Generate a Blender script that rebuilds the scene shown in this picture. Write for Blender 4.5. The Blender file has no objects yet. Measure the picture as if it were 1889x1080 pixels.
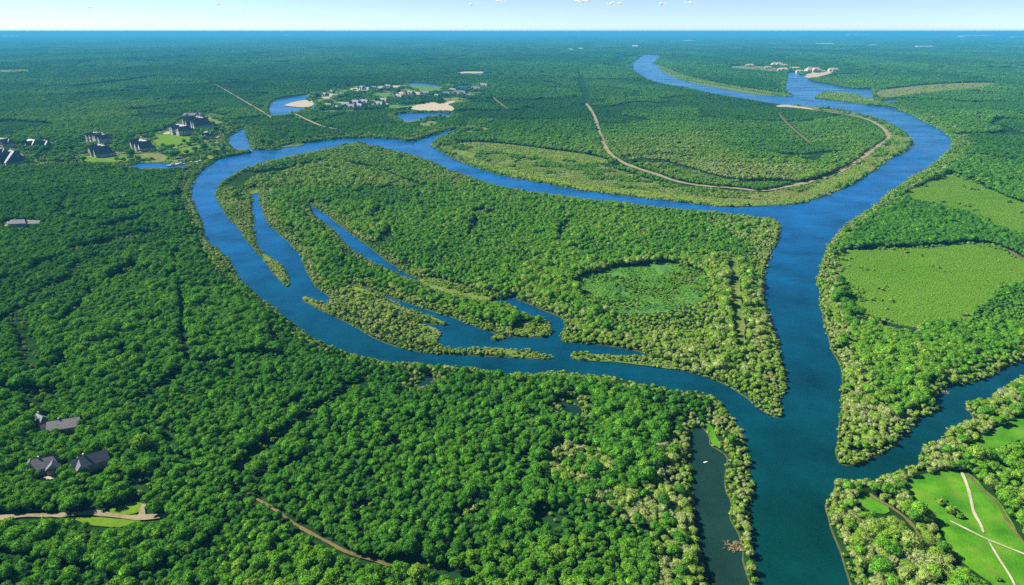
import bpy, bmesh, math, random
import numpy as np
from mathutils import Vector, geometry

# ------------------------------------------------------------------ camera, world, sun, exposure
S = bpy.context.scene
C = S.collection
H = 250.0
F = 1259.0
PITCH = math.radians(20.95)
cam_d = bpy.data.cameras.new("camera")
cam = bpy.data.objects.new("camera", cam_d)
C.objects.link(cam)
cam.location = (0, 0, H)
cam.rotation_euler = (math.pi / 2 - PITCH, 0, 0)
cam_d.sensor_width = 36.0
cam_d.lens = F / 1889.0 * 36.0
cam_d.clip_start = 1.0
cam_d.clip_end = 500000.0
S.camera = cam

SUN_EL = math.radians(41)
SUN_AZ = math.radians(-74)            # measured from +Y (view direction), negative = left
sdir = Vector((math.sin(SUN_AZ) * math.cos(SUN_EL), math.cos(SUN_AZ) * math.cos(SUN_EL), math.sin(SUN_EL)))
W = bpy.data.worlds.new("World")
S.world = W
W.use_nodes = True
nt = W.node_tree
sky = nt.nodes.new("ShaderNodeTexSky")
sky.sky_type = 'NISHITA'
sky.sun_disc = False
sky.sun_elevation = SUN_EL
sky.sun_rotation = SUN_AZ
sky.altitude = 1800
sky.air_density = 0.6
sky.dust_density = 0.03
sky.ozone_density = 2.5
nt.links.new(sky.outputs[0], nt.nodes["Background"].inputs[0])
nt.nodes["Background"].inputs[1].default_value = 0.05
sun_d = bpy.data.lights.new("sun", 'SUN')
sun = bpy.data.objects.new("sun", sun_d)
C.objects.link(sun)
sun_d.energy = 5.0
sun_d.angle = math.radians(0.5)
sun_d.color = (1.0, 0.95, 0.86)
sun.rotation_euler = sdir.to_track_quat('Z', 'Y').to_euler()
S.view_settings.view_transform = 'Standard'
S.view_settings.look = 'None'
S.view_settings.exposure = 1.56
S.view_settings.gamma = 1.0
cy = S.cycles
cy.max_bounces = 5
cy.diffuse_bounces = 2
cy.glossy_bounces = 2
cy.transmission_bounces = 2
cy.volume_bounces = 0
cy.transparent_max_bounces = 12
cy.use_denoising = False

rng = np.random.default_rng(7)
random.seed(7)

# ------------------------------------------------------------------ picture <-> ground
SP, CP = math.sin(PITCH), math.cos(PITCH)


def ground(px, py, z=0.0):
    """points of the photograph (N) -> world x, y on the plane z"""
    px = np.asarray(px, float); py = np.asarray(py, float)
    dx = (px - 944.5) / F; dy = (540.0 - py) / F
    dz = -SP + dy * CP
    t = (z - H) / dz
    return dx * t, (CP + dy * SP) * t


def at(px, py, z=0.0):
    x, y = ground(px, py)
    return Vector((float(x), float(y), z))


def to_px(x, y, z=0.0):
    d = y * CP + (H - z) * SP
    u = y * SP - (H - z) * CP
    d = np.maximum(d, 1.0)
    return 944.5 + F * x / d, 540.0 - F * u / d


# ------------------------------------------------------------------ noise
def _hash(ix, iy, seed):
    n = (ix.astype(np.int64) * 374761393 + iy.astype(np.int64) * 668265263 + seed * 982451653) & 0x7fffffff
    n = ((n ^ (n >> 13)) * 1274126177) & 0x7fffffff
    n = n ^ (n >> 16)
    return (n & 0xffff) / 65535.0


def vnoise(x, y, s, seed=0):
    x = np.asarray(x) / s; y = np.asarray(y) / s
    ix = np.floor(x); iy = np.floor(y)
    fx = x - ix; fy = y - iy
    fx = fx * fx * (3 - 2 * fx); fy = fy * fy * (3 - 2 * fy)
    a = _hash(ix, iy, seed); b = _hash(ix + 1, iy, seed)
    c = _hash(ix, iy + 1, seed); d = _hash(ix + 1, iy + 1, seed)
    return (a * (1 - fx) + b * fx) * (1 - fy) + (c * (1 - fx) + d * fx) * fy


def fnoise(x, y, s, seed=0):
    return 0.6 * vnoise(x, y, s, seed) + 0.4 * vnoise(x, y, s * 0.43, seed + 5)


# ------------------------------------------------------------------ outlines traced on the photograph, in its pixels, laid on the ground
RIVER = [(395,295),(363,320),(350,347),(348,360),(355,380),(370,403),(372,433),(384,450),(404,460),(422,483),(437,510),(447,523),(467,540),
 (480,553),(510,573),(534,593),(560,613),(590,633),(630,648),(673,660),(723,670),(773,672),(815,674),(863,677),(917,690),(950,692),(997,690),
 (1030,685),(1060,693),(1113,693),(1163,703),(1217,715),(1250,722),(1287,722),(1317,733),(1340,753),(1350,773),(1367,793),(1375,827),(1382,847),
 (1385,877),(1387,920),(1385,953),(1383,987),(1387,1020),(1393,1047),(1397,1080),(1400,1160),(1592,1160),(1573,1080),(1560,1047),(1550,1013),
 (1537,980),(1527,947),(1523,933),(1537,917),(1543,887),(1557,882),(1580,887),(1593,885),(1617,887),(1630,880),(1660,867),(1673,863),(1690,862),
 (1697,850),(1700,830),(1710,820),(1740,810),(1747,797),(1757,788),(1787,780),(1800,775),(1793,760),(1783,753),(1790,740),(1807,735),(1830,737),
 (1835,723),(1857,713),(1883,697),(1960,662),(2100,610),(2100,585),(1960,632),(1890,660),(1870,672),(1847,680),(1837,688),(1793,707),(1760,710),
 (1733,716),(1720,737),(1733,755),(1720,762),(1690,770),(1683,787),(1660,807),(1653,820),(1637,827),(1613,843),(1593,852),(1567,857),(1550,855),
 (1545,843),(1543,827),(1550,807),(1548,787),(1553,763),(1553,740),(1555,720),(1557,693),(1550,670),(1537,647),(1530,627),(1523,600),(1517,573),
 (1515,560),(1517,540),(1507,523),(1510,507),(1517,487),(1523,467),(1537,440),(1553,423),(1577,403),(1610,383),(1627,370),(1637,360),(1660,343),
 (1690,323),(1717,310),(1737,293),(1757,273),(1760,263),(1750,248),(1733,237),(1703,222),(1683,212),(1660,203),(1637,197),(1610,195),(1577,190),
 (1543,186),(1513,184),(1500,181),(1517,171),(1527,168.5),(1560,172),(1580,174),(1593,182),(1613,184),(1610,173),(1607,164),(1593,165),(1560,163),
 (1527,155),(1500,152),(1493,147),(1480,140),(1473,133),(1447,133),(1452,143),(1450,157),(1447,168),(1470,178),(1440,179),(1393,171),(1343,161),
 (1293,154),(1260,149),(1237,138),(1217,127),(1210,117),(1222,107),(1220,102),(1187,100),(1170,108),(1160,118),(1163,128),(1190,145),(1223,155),
 (1260,160),(1293,168),(1343,178),(1393,185),(1420,190),(1440,193),(1460,193.5),(1493,197),(1537,200),(1577,210),(1610,217),(1637,228),(1660,240),
 (1675,253),(1682,263),(1675,275),(1657,285),(1643,290),(1627,303),(1603,320),(1577,337),(1550,350),(1527,360),(1510,363),(1487,373),(1460,377),
 (1393,380),(1340,382),(1293,377),(1260,373),(1190,366),(1130,358),(1063,350),(997,337),(930,325),(880,310),(847,297),(810,278),(797,268),(803,262),(817,252),
 (843,243),(847,237),(837,238),(803,247),(773,257),(760,262),(713,255),(663,255),(630,255),(567,263),(550,267),(520,268),(513,277),(483,276),
 (470,277),(463,263),(455,250),(455,233),(443,238),(423,248),(417,263),(428,277),(462,279),(462,282),(430,287)]
BIG = [(397,360),(400,353),(410,337),(443,317),(483,300),(533,290),(583,280),(630,270),(660,263),(673,267),(713,277),(763,287),(803,303),(830,315),
 (873,330),(913,343),(963,352),(1013,360),(1050,363),(1097,370),(1147,373),(1197,382),(1260,387),(1303,390),(1353,395),(1393,402),(1427,403),
 (1433,410),(1437,422),(1433,450),(1423,463),(1417,477),(1410,500),(1407,520),(1407,547),(1412,563),(1420,587),(1427,610),(1435,627),(1437,647),
 (1443,670),(1448,693),(1450,707),(1445,723),(1437,740),(1443,757),(1437,770),(1427,768),(1407,757),(1390,743),(1370,727),(1343,710),(1310,697),
 (1260,682),(1213,675),(1163,670),(1130,667),(1097,665),(1060,663),(1053,657),(1057,650),(1080,648),(1093,655),(1130,658),(1163,656),(1203,657),
 (1177,647),(1150,643),(1123,637),(1097,635),(1050,632),(1033,625),(1043,607),(1045,590),(1023,580),(1003,572),(983,563),(953,553),(960,542),
 (947,546),(930,550),(903,552),(907,557),(930,560),(950,570),(980,583),(1007,590),(1015,600),(1017,610),(1013,621),(980,622),(947,622),(920,617),
 (897,608),(870,600),(847,590),(830,583),(807,578),(780,568),(743,555),(713,545),(687,533),(663,525),(637,521),(637,524),(663,530),(690,537),(707,547),
 (730,560),(757,572),(780,578),(810,590),(827,598),(812,600),(780,595),(752,592),(780,603),(807,610),(813,617),(807,623),(797,632),(817,640),
 (837,645),(890,642),(930,643),(980,647),(1013,657),(1018,662),(997,662),(930,658),(863,655),(817,653),(780,650),(747,643),(710,632),(683,620),
 (657,603),(630,589),(593,573),(567,558),(557,550),(560,547),(573,553),(600,560),(608,560),(610,547),(593,537),(580,523),(567,503),(562,490),
 (560,473),(540,453),(513,430),(493,407),(483,380),(480,360),(483,350),(455,351),(463,360),(462,380),(465,403),(467,427),(473,453),(480,463),
 (507,480),(520,493),(537,520),(530,530),(517,517),(497,493),(477,467),(457,447),(440,420),(413,390)]
ISLET = [(905,622),(918,618),(934,622),(928,627),(910,627)]
PONDS = {
 'chan': [(570,378),(583,383),(600,393),(630,416),(650,432),(680,453),(713,480),(747,503),(780,517),(780,522),(747,512),(713,497),(680,480),(650,463),(630,443),(617,427),(587,403),(570,387)],
 'side': [(1287,785),(1297,787),(1310,807),(1308,820),(1327,830),(1340,840),(1342,853),(1338,880),(1340,907),(1352,923),(1348,953),(1357,973),(1367,990),(1373,1017),(1370,1037),(1383,1067),(1388,1080),(1392,1160),(1310,1160),(1303,1080),(1297,1040),(1287,1013),(1285,993),(1280,953),(1275,907),(1273,867),(1272,837),(1270,807),(1277,792)],
 'p1': [(1030,747),(1050,740),(1063,745),(1083,760),(1073,768),(1053,770)],
 'p2': [(763,713),(783,693),(800,693),(805,703),(793,713),(777,720)],
 'p3': [(1615,597),(1647,598),(1673,602),(1697,608),(1687,611),(1650,608)],
 'cove': [(243,301),(308,300),(345,302.5),(352,307),(312,311),(243,314)],
 'lake1': [(493,205),(497,214),(519,213),(541,209),(553,206),(568,201),(590,196),(575,190),(563,183),(571,178),(578,174),(563,175),(537,179),(519,181),(503,187),(494,196)],
 'w2': [(595,175),(617,168),(640,166.5),(653,164),(648,172),(622,175),(600,178)],
 'w3': [(683,173),(718,172),(718,184),(690,182)],
 'w4': [(750,153),(773,152.5),(798,156),(818,160),(810,173),(791,172.5),(778,168),(758,165)],
 'w5': [(836,158),(872,157),(874,164),(848,168)],
 'w7': [(723,214),(739,209),(778,208),(835,208),(834,214),(827,218),(808,213),(791,216),(780,222),(762,225),(744,228),(740,220)],
 'w8': [(864,136.5),(896,135.5),(913,134),(910,138),(882,139.5)],
 'l1': [(820,275),(850,277),(877,282),(878,295),(860,291),(838,283)],
 'l2': [(907,302),(940,295),(957,293),(943,302),(913,306)],
 'l3': [(1622,186),(1650,184),(1660,187),(1640,191)],
 'm1': [(782,521),(815,530),(850,539),(880,545),(900,549),(900,555),(860,549),(815,538),(782,526)],
}
# open ground: kind -> list of outlines
OPEN = {
 'fringe': [[(855,288),(930,308),(1000,323),(1070,337),(1140,346),(1200,353),(1270,361),(1340,368),(1420,366),(1500,350),(1510,360),(1487,370),(1460,375),(1393,379),(1340,381),(1293,376),(1260,372),(1190,365),(1130,357),(1063,349),(997,336),(930,324),(880,309),(849,296)],
            [(830,266),(870,262),(930,266),(1000,275),(1090,286),(1140,302),(1050,300),(960,288),(880,277)],[(1480,352),(1560,318),(1600,296),(1612,300),(1570,330),(1500,358)],
            [(640,527),(665,532),(690,541),(690,545),(655,538)]],
 'marsh': [[(1057,517),(1097,503),(1150,493),(1190,485),(1247,487),(1285,495),(1310,525),(1295,560),(1220,578),(1130,577),(1080,547)]],
 'crop': [[(1663,358),(1710,337),(1753,320),(1780,328),(1827,350),(1850,360),(1890,377),(1980,415),(2150,480),(2150,560),(1980,480),(1890,441),(1853,432),(1827,423),(1807,410),(1780,397),(1720,380),(1673,370)],
          [(1543,463),(1593,460),(1693,457),(1760,450),(1820,448),(1847,457),(1890,480),(1960,515),(1960,560),(1890,515),(1845,540),(1807,567),(1790,590),(1760,607),(1697,606),(1647,597),(1597,590),(1580,573),(1570,560),(1560,540),(1543,520),(1540,493)]],
 'meadow': [[(1665,890),(1690,880),(1727,870),(1773,872),(1795,880),(1827,913),(1847,933),(1860,960),(1890,1003),(1960,1045),(2050,1160),(1860,1160),(1833,1080),(1813,1067),(1780,1040),(1753,1020),(1740,980),(1720,943),(1695,925),(1670,915)],
            [(1575,915),(1600,908),(1615,918),(1645,942),(1625,950),(1595,940)],
            [(1787,822),(1840,790),(1880,772),(1960,752),(1960,790),(1830,830),(1800,832)],
            [(1296,785),(1307,780),(1318,800),(1330,828),(1312,820),(1310,805)]],
 'park': [[(560,173),(600,160),(660,158),(700,158),(752,156),(820,162),(880,161),(905,168),(880,186),(842,190),(800,192),(740,199),(690,204),(610,207),(585,205),(578,190)], [(-60,262),(60,258),(140,262),(240,250),(290,246),(325,226),(350,207),(420,212),(440,235),(418,248),(414,264),(424,281),(400,292),(340,302),(250,300),(140,301),(60,305),(-60,306)]],
 'lawn': [[(193,945),(215,935),(262,927),(266,935),(255,948),(235,951),(205,948)],[(133,957),(170,954),(235,962),(265,962),(240,972),(215,977),(160,968)],
          [(280,253),(297,248),(357,249),(360,262),(312,277),(292,274)],[(312,279),(367,267),(397,271),(360,277),(333,285)],
          [(147,291),(160,287),(230,287),(240,295),(233,300),(147,299)]],
 'dry': [[(772,227),(790,223),(810,226),(795,233),(775,232)],[(147,265),(190,263),(167,277),(150,278)],[(70,260),(85,262),(120,272),(100,275)],[(250,283),(300,283),(310,293),(300,300),(260,300)],
         [(373,217),(413,215),(425,228),(410,238),(390,232)],[(233,255),(265,250),(275,258),(245,265)],[(0,283),(40,275),(60,300),(0,305)],
         [(1300,349),(1400,357),(1450,350),(1500,339),(1560,315),(1608,284),(1640,258),(1640,243),(1600,219),(1540,206),(1450,197),(1450,193.5),(1540,201.5),(1610,219),(1657,242),(1676,263),(1652,284),(1600,318),(1530,352),(1470,370),(1400,374),(1300,368)],
         [(340,280),(400,272),(425,282),(395,293),(345,300),(310,300)],
         [(-120,132),(0,129),(57,128),(55,133),(0,135),(-120,139)],
         [(1627,182),(1610,168),(1660,162),(1727,155),(1827,152),(1840,157),(1743,168),(1693,173)],[(1800,210),(1815,208),(1823,220),(1810,220)],
         [(578,186),(600,178),(640,175),(642,181),(612,188),(585,192)],[(590,204),(620,203),(680,198),(720,194),(718,197),(660,203),(600,207)],[(652,168),(680,166),(684,172),(655,176)],[(728,170),(760,166),(782,174),(778,180),(738,180)],[(800,184),(830,180),(870,184),(860,187),(815,188)],
         [(1330,124),(1380,120),(1440,126),(1446,133),(1400,131)],[(880,238),(905,233),(905,238),(880,243),(840,247)]],
 'reed': [[(800,268),(850,262),(905,270),(960,280),(1010,290),(1090,298),(1150,318),(1230,342),(1330,352),(1400,358),(1450,352),(1500,340),(1560,316),(1608,285),(1640,260),(1645,243),(1690,262),(1640,292),(1577,337),(1527,360),(1460,377),(1340,382),(1260,373),(1130,358),(997,337),(880,310),(835,292)],
          [(1260,140),(1340,158),(1450,174),(1470,179),(1400,176),(1330,164),(1250,148),(1215,128),(1212,116)],
          [(1500,181),(1517,171),(1560,172),(1585,176),(1610,186),(1660,197),(1610,195),(1545,186)],
          [(660,548),(700,550),(760,575),(800,585),(826,598),(790,590),(730,570)],[(757,596),(800,602),(815,616),(800,634),(770,618)],
          [(772,510),(835,519),(905,547),(905,558),(835,549),(778,527)],
          [(1053,657),(1060,649),(1092,654),(1163,656),(1230,664),(1290,685),(1260,683),(1130,668),(1060,664)],
          [(880,644),(930,642),(1018,662),(930,659)],[(905,622),(918,618),(934,622),(920,627)],
          [(940,598),(1000,594),(1017,608),(1012,621),(960,622)],
          [(557,550),(565,547),(600,562),(600,575),(575,563)],[(477,463),(505,478),(536,520),(530,531),(497,493)],
          [(865,237),(910,228),(920,217),(870,222),(850,232)], [(450,352),(470,345),(485,352),(465,360)],
          [(513,272),(560,262),(563,268),(520,273)]],
 'sand': [[(590,180),(612,172.5),(618,176),(600,184)],[(722,186),(736,169),(745,171),(740,180)],[(652,200),(700,193),(718,190),(717,193),(700,197),(655,203)],[(752,169),(775,171),(790,176),(770,178)],[(522,194),(558,185),(576,186),(579,194),(569,199),(534,197)],[(753,199),(778,192),(799,188),(810,193),(817,190),(840,186),(839,190),(824,193),(836,197),(839,205),(810,206),(765,204)],
          [(840,133),(895,132),(896,135),(864,136.5),(841,136)],[(1480,140),(1500,133),(1540,130),(1542,134),(1510,142),(1493,146)],
          [(640,163),(700,160),(740,158),(748,163),(735,170),(700,169),(650,168)],[(1430,195.5),(1450,193.5),(1478,197.5),(1500,201.5),(1500,203),(1450,198),(1432,197.5)],
          [(2,412),(26,405),(75,408),(72,414),(30,418),(5,419)],[(345,248),(320,248),(296,249),(316,241)],
          [(63,893),(100,873),(118,878),(85,890)]],
}
# lines in the photograph: (width in metres, points)
PATHS = [
 ('gravel_path', 1.7, [(1773,872),(1783,895),(1790,920),(1795,948),(1808,968),(1814,985)]),
 ('gravel_path', 1.3, [(1752,963),(1790,982),(1822,998),(1860,1013),(1890,1025),(1970,1052)]),
 ('gravel_path', 1.1, [(1822,998),(1840,1030),(1860,1060),(1873,1085),(1890,1140)]),
 ('dirt_path', 1.7, [(1785,875),(1800,900),(1825,915),(1845,940),(1860,970),(1888,1002)]),
 ('dirt_path', 1.9, [(1595,912),(1640,935),(1680,965),(1700,1000)]),
 ('gravel_road', 3.6, [(-60,962),(20,956),(43,953),(107,953),(133,951),(173,947),(200,952),(240,957),(263,957),(293,955),(312,953)]),
 ('gravel_road', 3.0, [(263,957),(262,945),(267,931)]),
 ('dirt_road', 2.0, [(447,905),(480,927),(510,943),(540,967),(567,983),(610,1005),(630,1017),(657,1027),(697,1038),(727,1047)]),
 ('gravel_road', 11.0, [(1080,190),(1093,207),(1100,227),(1107,247),(1113,267),(1123,283),(1143,298),(1170,310),(1210,322),(1250,337),(1303,345),(1360,348),(1400,354)]),
 ('gravel_road', 11.0, [(1400,354),(1447,347),(1493,337),(1527,327),(1570,307),(1603,283),(1623,267),(1638,257),(1637,245),(1620,230),(1593,218),(1560,212),(1530,207),(1490,202),(1447,197)]),
 ('grass_track', 9.0, [(1352,470),(1356,520),(1362,580),(1368,640)]),
 ('dirt_path', 7.0, [(1435,208),(1453,230),(1477,250),(1497,267)]),
 ('dirt_path', 8.0, [(905,176),(920,190),(938,202)]),
 ('dirt_path', 9.0, [(1027,157),(1028,175)]),
 ('gravel_road', 6.0, [(390,153),(417,167),(450,187),(487,208),(502,219)]),
 ('gravel_road', 8.0, [(541,209),(567,222),(597,235),(635,241)]),
 ('gravel_road', 7.5, [(100,303),(150,285),(200,282),(250,283),(310,277),(363,265),(393,258),(423,245),(453,235)]),
 ('dirt_path', 4.0, [(1845,458),(1870,468),(1890,482),(1990,530)]),
]
# tracks and gaps in the woods, no sheet of their own: (width m, points)
GAPS = [
 (7,[(127,360),(110,397)]),(16,[(127,463),(187,453),(233,440),(287,430)]),(13,[(187,427),(217,417),(267,403)]),(15,[(200,390),(260,383)]),
 (17,[(310,470),(333,473)]),(15,[(345,440),(368,433)]),(12,[(50,553),(100,530),(140,510)]),(10,[(140,510),(143,485)]),(12,[(193,517),(227,513),(247,490)]),
 (5,[(182,530),(147,567),(107,607)]),(5.5,[(330,523),(337,567),(340,620),(347,673)]),(5,[(347,680),(300,717),(240,750)]),(9,[(33,567),(37,607),(53,637),(63,693)]),
 (5,[(497,593),(507,643)]),(7,[(690,690),(630,730),(570,770),(520,807),(470,845),(433,880)]),(5,[(300,787),(327,833)]),(6,[(967,837),(973,880)]),(8,[(987,970),(1030,947)]),
 (40,[(127,162),(217,152),(307,140)]),(60,[(133,125),(167,113),(217,110)]),(60,[(730,123),(803,117),(863,103)]),(9,[(260,880),(266,925)]),
 (5,[(727,1047),(803,1057),(880,1075)]),(14,[(870,395),(895,390),(905,400)]),(9,[(865,440),(880,405)]),(6,[(1030,440),(1050,405)]),
 (30,[(1000,150),(1040,160)]),(25,[(1085,193),(1065,120)]),(9,[(0,720),(60,730),(110,735)]),(9,[(70,735),(60,770)]),
 (8,[(1060,745),(1035,735),(1030,750)]),(11,[(1550,540),(1572,533)]),(9,[(1555,553),(1575,560)]),(12,[(1570,592),(1600,590)]),
 (4.5,[(1240,770),(1245,800)]),(6,[(700,840),(740,815)]),(5,[(640,960),(690,930)]),(6,[(840,960),(890,945)]),(5,[(520,760),(560,735)]),
 (10,[(0,600),(30,580)]),(8,[(365,690),(395,688)]),(8,[(410,690),(430,675)]),(7,[(270,600),(300,590)]),(7,[(220,665),(235,640)]),(7,[(1295,700),(1305,690)]),
 (14,[(1260,245),(1330,240),(1400,247)]),(12,[(1280,265),(1350,268),(1420,262)]),(14,[(1120,300),(1200,285),(1290,290)]),(12,[(1380,290),(1440,296),(1500,288)]),(10,[(1500,255),(1525,240)]),
]
STRIPS = []


def chaikin(p, n=2, closed=True):
    p = np.asarray(p, float)
    for _ in range(n):
        q = np.roll(p, -1, 0) if closed else p[1:]
        a = p if closed else p[:-1]
        r = np.empty((2 * len(a), 2)); r[0::2] = a * .75 + q * .25; r[1::2] = a * .25 + q * .75
        if not closed:
            r = np.vstack([p[:1], r, p[-1:]])
        p = r
    return p


def to_world(poly, n=1, jag=1.2, seed=1):
    p = chaikin(poly, n)
    x, y = ground(p[:, 0], p[:, 1])
    w = np.stack([x, y], 1)
    out = []
    for i in range(len(w)):                       # split long edges, then shake the line a little
        a, b = w[i], w[(i + 1) % len(w)]
        L = np.linalg.norm(b - a)
        step = max(6.0, a[1] * 0.012)
        k = max(1, int(L / step))
        for j in range(k):
            out.append(a + (b - a) * j / k)
    w = np.array(out)
    s = np.clip(w[:, 1] / 500, 1, 4)
    w[:, 0] += (vnoise(w[:, 0], w[:, 1], 9.0, seed) - .5) * 2 * jag * s * .8
    w[:, 1] += (vnoise(w[:, 0], w[:, 1], 9.0, seed + 9) - .5) * 2 * jag * s * .8
    return w


def ribbon(pts, width):
    p = chaikin(pts, 2, closed=False)
    x, y = ground(p[:, 0], p[:, 1])
    w = np.stack([x, y], 1)
    t = np.gradient(w, axis=0); t /= np.linalg.norm(t, axis=1)[:, None] + 1e-9
    n = np.stack([-t[:, 1], t[:, 0]], 1)
    i_ = np.arange(len(w)); end = np.clip(np.minimum(i_, len(w) - 1 - i_) / 3.0 + .15, 0, 1)
    wd = (width * .5 * (0.6 + 0.8 * vnoise(w[:, 0], w[:, 1], max(4.0, width * 1.5), 3)) * end)[:, None]
    return w + n * wd, w - n * wd


# ------------------------------------------------------------------ masks over the photograph's own grid (padded), for planting
PX0, PX1, PY0, PY1 = -500, 2400, 56, 1320
MW, MH = PX1 - PX0, (PY1 - PY0) * 2                # two rows per pixel


def fill(mask, px, py, val=1):
    x = np.asarray(px) - PX0; y = (np.asarray(py) - PY0) * 2
    n = len(x)
    r0, r1 = max(0, int(y.min())), min(MH - 1, int(y.max()) + 1)
    x2, y2 = np.roll(x, -1), np.roll(y, -1)
    for r in range(r0, r1 + 1):
        yc = r + .5
        c = (y <= yc) != (y2 <= yc)
        if not c.any():
            continue
        xs = np.sort(x[c] + (yc - y[c]) * (x2[c] - x[c]) / (y2[c] - y[c]))
        for a, b in zip(xs[0::2], xs[1::2]):
            mask[r, max(0, int(round(a))):max(0, int(round(b)))] = val


def fill_world(mask, w, val=1):
    u, v = to_px(w[:, 0], w[:, 1])
    fill(mask, u, v, val)


water = np.zeros((MH, MW), np.uint8)
riverW, bigW = to_world(RIVER, 1, .9), to_world(BIG, 1, .9, 4)
pondW = {k: to_world(v, 1, .8, 6) for k, v in PONDS.items()}
isletW = to_world(ISLET, 1, .5, 8)
fill_world(water, riverW); fill_world(water, bigW, 0); fill_world(water, isletW, 1)
water_i = np.zeros_like(water); fill_world(water_i, isletW); water[water_i > 0] = 0
for w in pondW.values():
    fill_world(water, w)
island = np.zeros((MH, MW), np.uint8); fill_world(island, bigW)
openm = np.zeros((MH, MW), np.uint8)              # 0 wood, 1 crop, 2 meadow, 3 lawn, 4 dry, 5 reed, 6 sand, 7 path, 8 gap
codes = {'crop': 1, 'meadow': 2, 'lawn': 3, 'dry': 4, 'reed': 5, 'sand': 6, 'marsh': 9, 'park': 10, 'fringe': 12}
openW = {}
for k in ('park', 'marsh', 'reed', 'dry', 'fringe', 'crop', 'meadow', 'lawn', 'sand'):
    openW[k] = [to_world(p, 1, {'crop': 3.2, 'marsh': 5.0, 'meadow': 1.5, 'reed': 2.0}.get(k, 1.0), 20 + i) for i, p in enumerate(OPEN[k])]
    for w in openW[k]:
        fill_world(openm, w, codes[k])
for wd, pts in GAPS + STRIPS:
    l, r = ribbon(pts, wd * 1.5)
    fill_world(openm, np.vstack([l, r[::-1]]), 8)
pathR = []
for nm, wd, pts in PATHS:
    l, r = ribbon(pts, wd)
    pathR.append((nm, l, r))
    l2, r2 = ribbon(pts, wd + 1.5)
    fill_world(openm, np.vstack([l2, r2[::-1]]), 11 if 'dirt_road' in nm else 7)


def look(mask, x, y, z=0.0):
    u, v = to_px(x, y, z)
    i = np.clip(((v - PY0) * 2).astype(int), 0, MH - 1)
    j = np.clip((u - PX0).astype(int), 0, MW - 1)
    return mask[i, j]


# ------------------------------------------------------------------ materials
def mat(name):
    m = bpy.data.materials.new(name); m.use_nodes = True
    n = m.node_tree.nodes; n.clear()
    out = n.new("ShaderNodeOutputMaterial")
    return m, n, m.node_tree.links, out


def ramp(n, stops):
    r = n.new("ShaderNodeValToRGB"); e = r.color_ramp.elements
    while len(e) < len(stops): e.new(0.5)
    for k, (p, c) in zip(e, stops): k.position = p; k.color = (*c, 1)
    return r


def noise(n, l, scale, detail=4, rough=.55, coord=None, stretch=None):
    g = n.new("ShaderNodeNewGeometry") if coord is None else coord
    t = n.new("ShaderNodeTexNoise"); t.inputs["Scale"].default_value = scale; t.inputs["Detail"].default_value = detail
    t.inputs["Roughness"].default_value = rough
    src = g.outputs["Position"]
    if stretch:
        mp = n.new("ShaderNodeMapping"); mp.inputs["Scale"].default_value = stretch
        l.new(src, mp.inputs["Vector"]); src = mp.outputs[0]
    l.new(src, t.inputs["Vector"])
    return t


def make_leaf():
    m, n, l, out = mat("leaf")
    a = n.new("ShaderNodeAttribute"); a.attribute_type = 'INSTANCER'; a.attribute_name = "tint"
    r = ramp(n, [(0.0, (.033, .122, .014)), (.3, (.064, .190, .014)), (.5, (.102, .245, .016)), (.7, (.170, .270, .030)), (.86, (.235, .285, .090)), (1.0, (.245, .282, .125))])
    l.new(a.outputs["Fac"], r.inputs[0])
    g = n.new("ShaderNodeNewGeometry")
    mr = n.new("ShaderNodeMapRange"); mr.inputs["To Min"].default_value = .55; mr.inputs["To Max"].default_value = 1.5
    l.new(g.outputs["Random Per Island"], mr.inputs[0])
    mx = n.new("ShaderNodeMix"); mx.data_type = 'RGBA'; mx.blend_type = 'MULTIPLY'; mx.inputs[0].default_value = 1
    l.new(r.outputs[0], mx.inputs[6]); l.new(mr.outputs[0], mx.inputs[7])
    d = n.new("ShaderNodeBsdfDiffuse"); t = n.new("ShaderNodeBsdfTranslucent")
    l.new(mx.outputs[2], d.inputs[0]); l.new(mx.outputs[2], t.inputs[0])
    ms = n.new("ShaderNodeMixShader"); ms.inputs[0].default_value = .3
    l.new(d.outputs[0], ms.inputs[1]); l.new(t.outputs[0], ms.inputs[2]); l.new(ms.outputs[0], out.inputs[0])
    return m


def make_noisy(name, stops, scale, rough=.9, detail=5, bump=0, bscale=None, mix=None, stretch=None):
    m, n, l, out = mat(name)
    t = noise(n, l, scale, detail, .6, stretch=stretch)
    r = ramp(n, stops); l.new(t.outputs[0], r.inputs[0])
    col = r.outputs[0]
    if mix:                                        # a second, larger pattern multiplied in
        t2 = noise(n, l, mix[0], 4); r2 = ramp(n, [(.35, mix[1]), (.65, mix[2])]); l.new(t2.outputs[0], r2.inputs[0])
        mx = n.new("ShaderNodeMix"); mx.data_type = 'RGBA'; mx.blend_type = 'MULTIPLY'; mx.inputs[0].default_value = 1
        l.new(col, mx.inputs[6]); l.new(r2.outputs[0], mx.inputs[7]); col = mx.outputs[2]
    b = n.new("ShaderNodeBsdfPrincipled"); b.inputs["Roughness"].default_value = rough
    b.inputs["Specular IOR Level"].default_value = .0 if rough >= .9 else .3
    l.new(col, b.inputs["Base Color"]); l.new(b.outputs[0], out.inputs[0])
    if bump:
        t3 = noise(n, l, bscale, 4); bp = n.new("ShaderNodeBump"); bp.inputs["Strength"].default_value = 1; bp.inputs["Distance"].default_value = bump
        l.new(t3.outputs[0], bp.inputs["Height"]); l.new(bp.outputs[0], b.inputs["Normal"])
    return m


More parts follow.
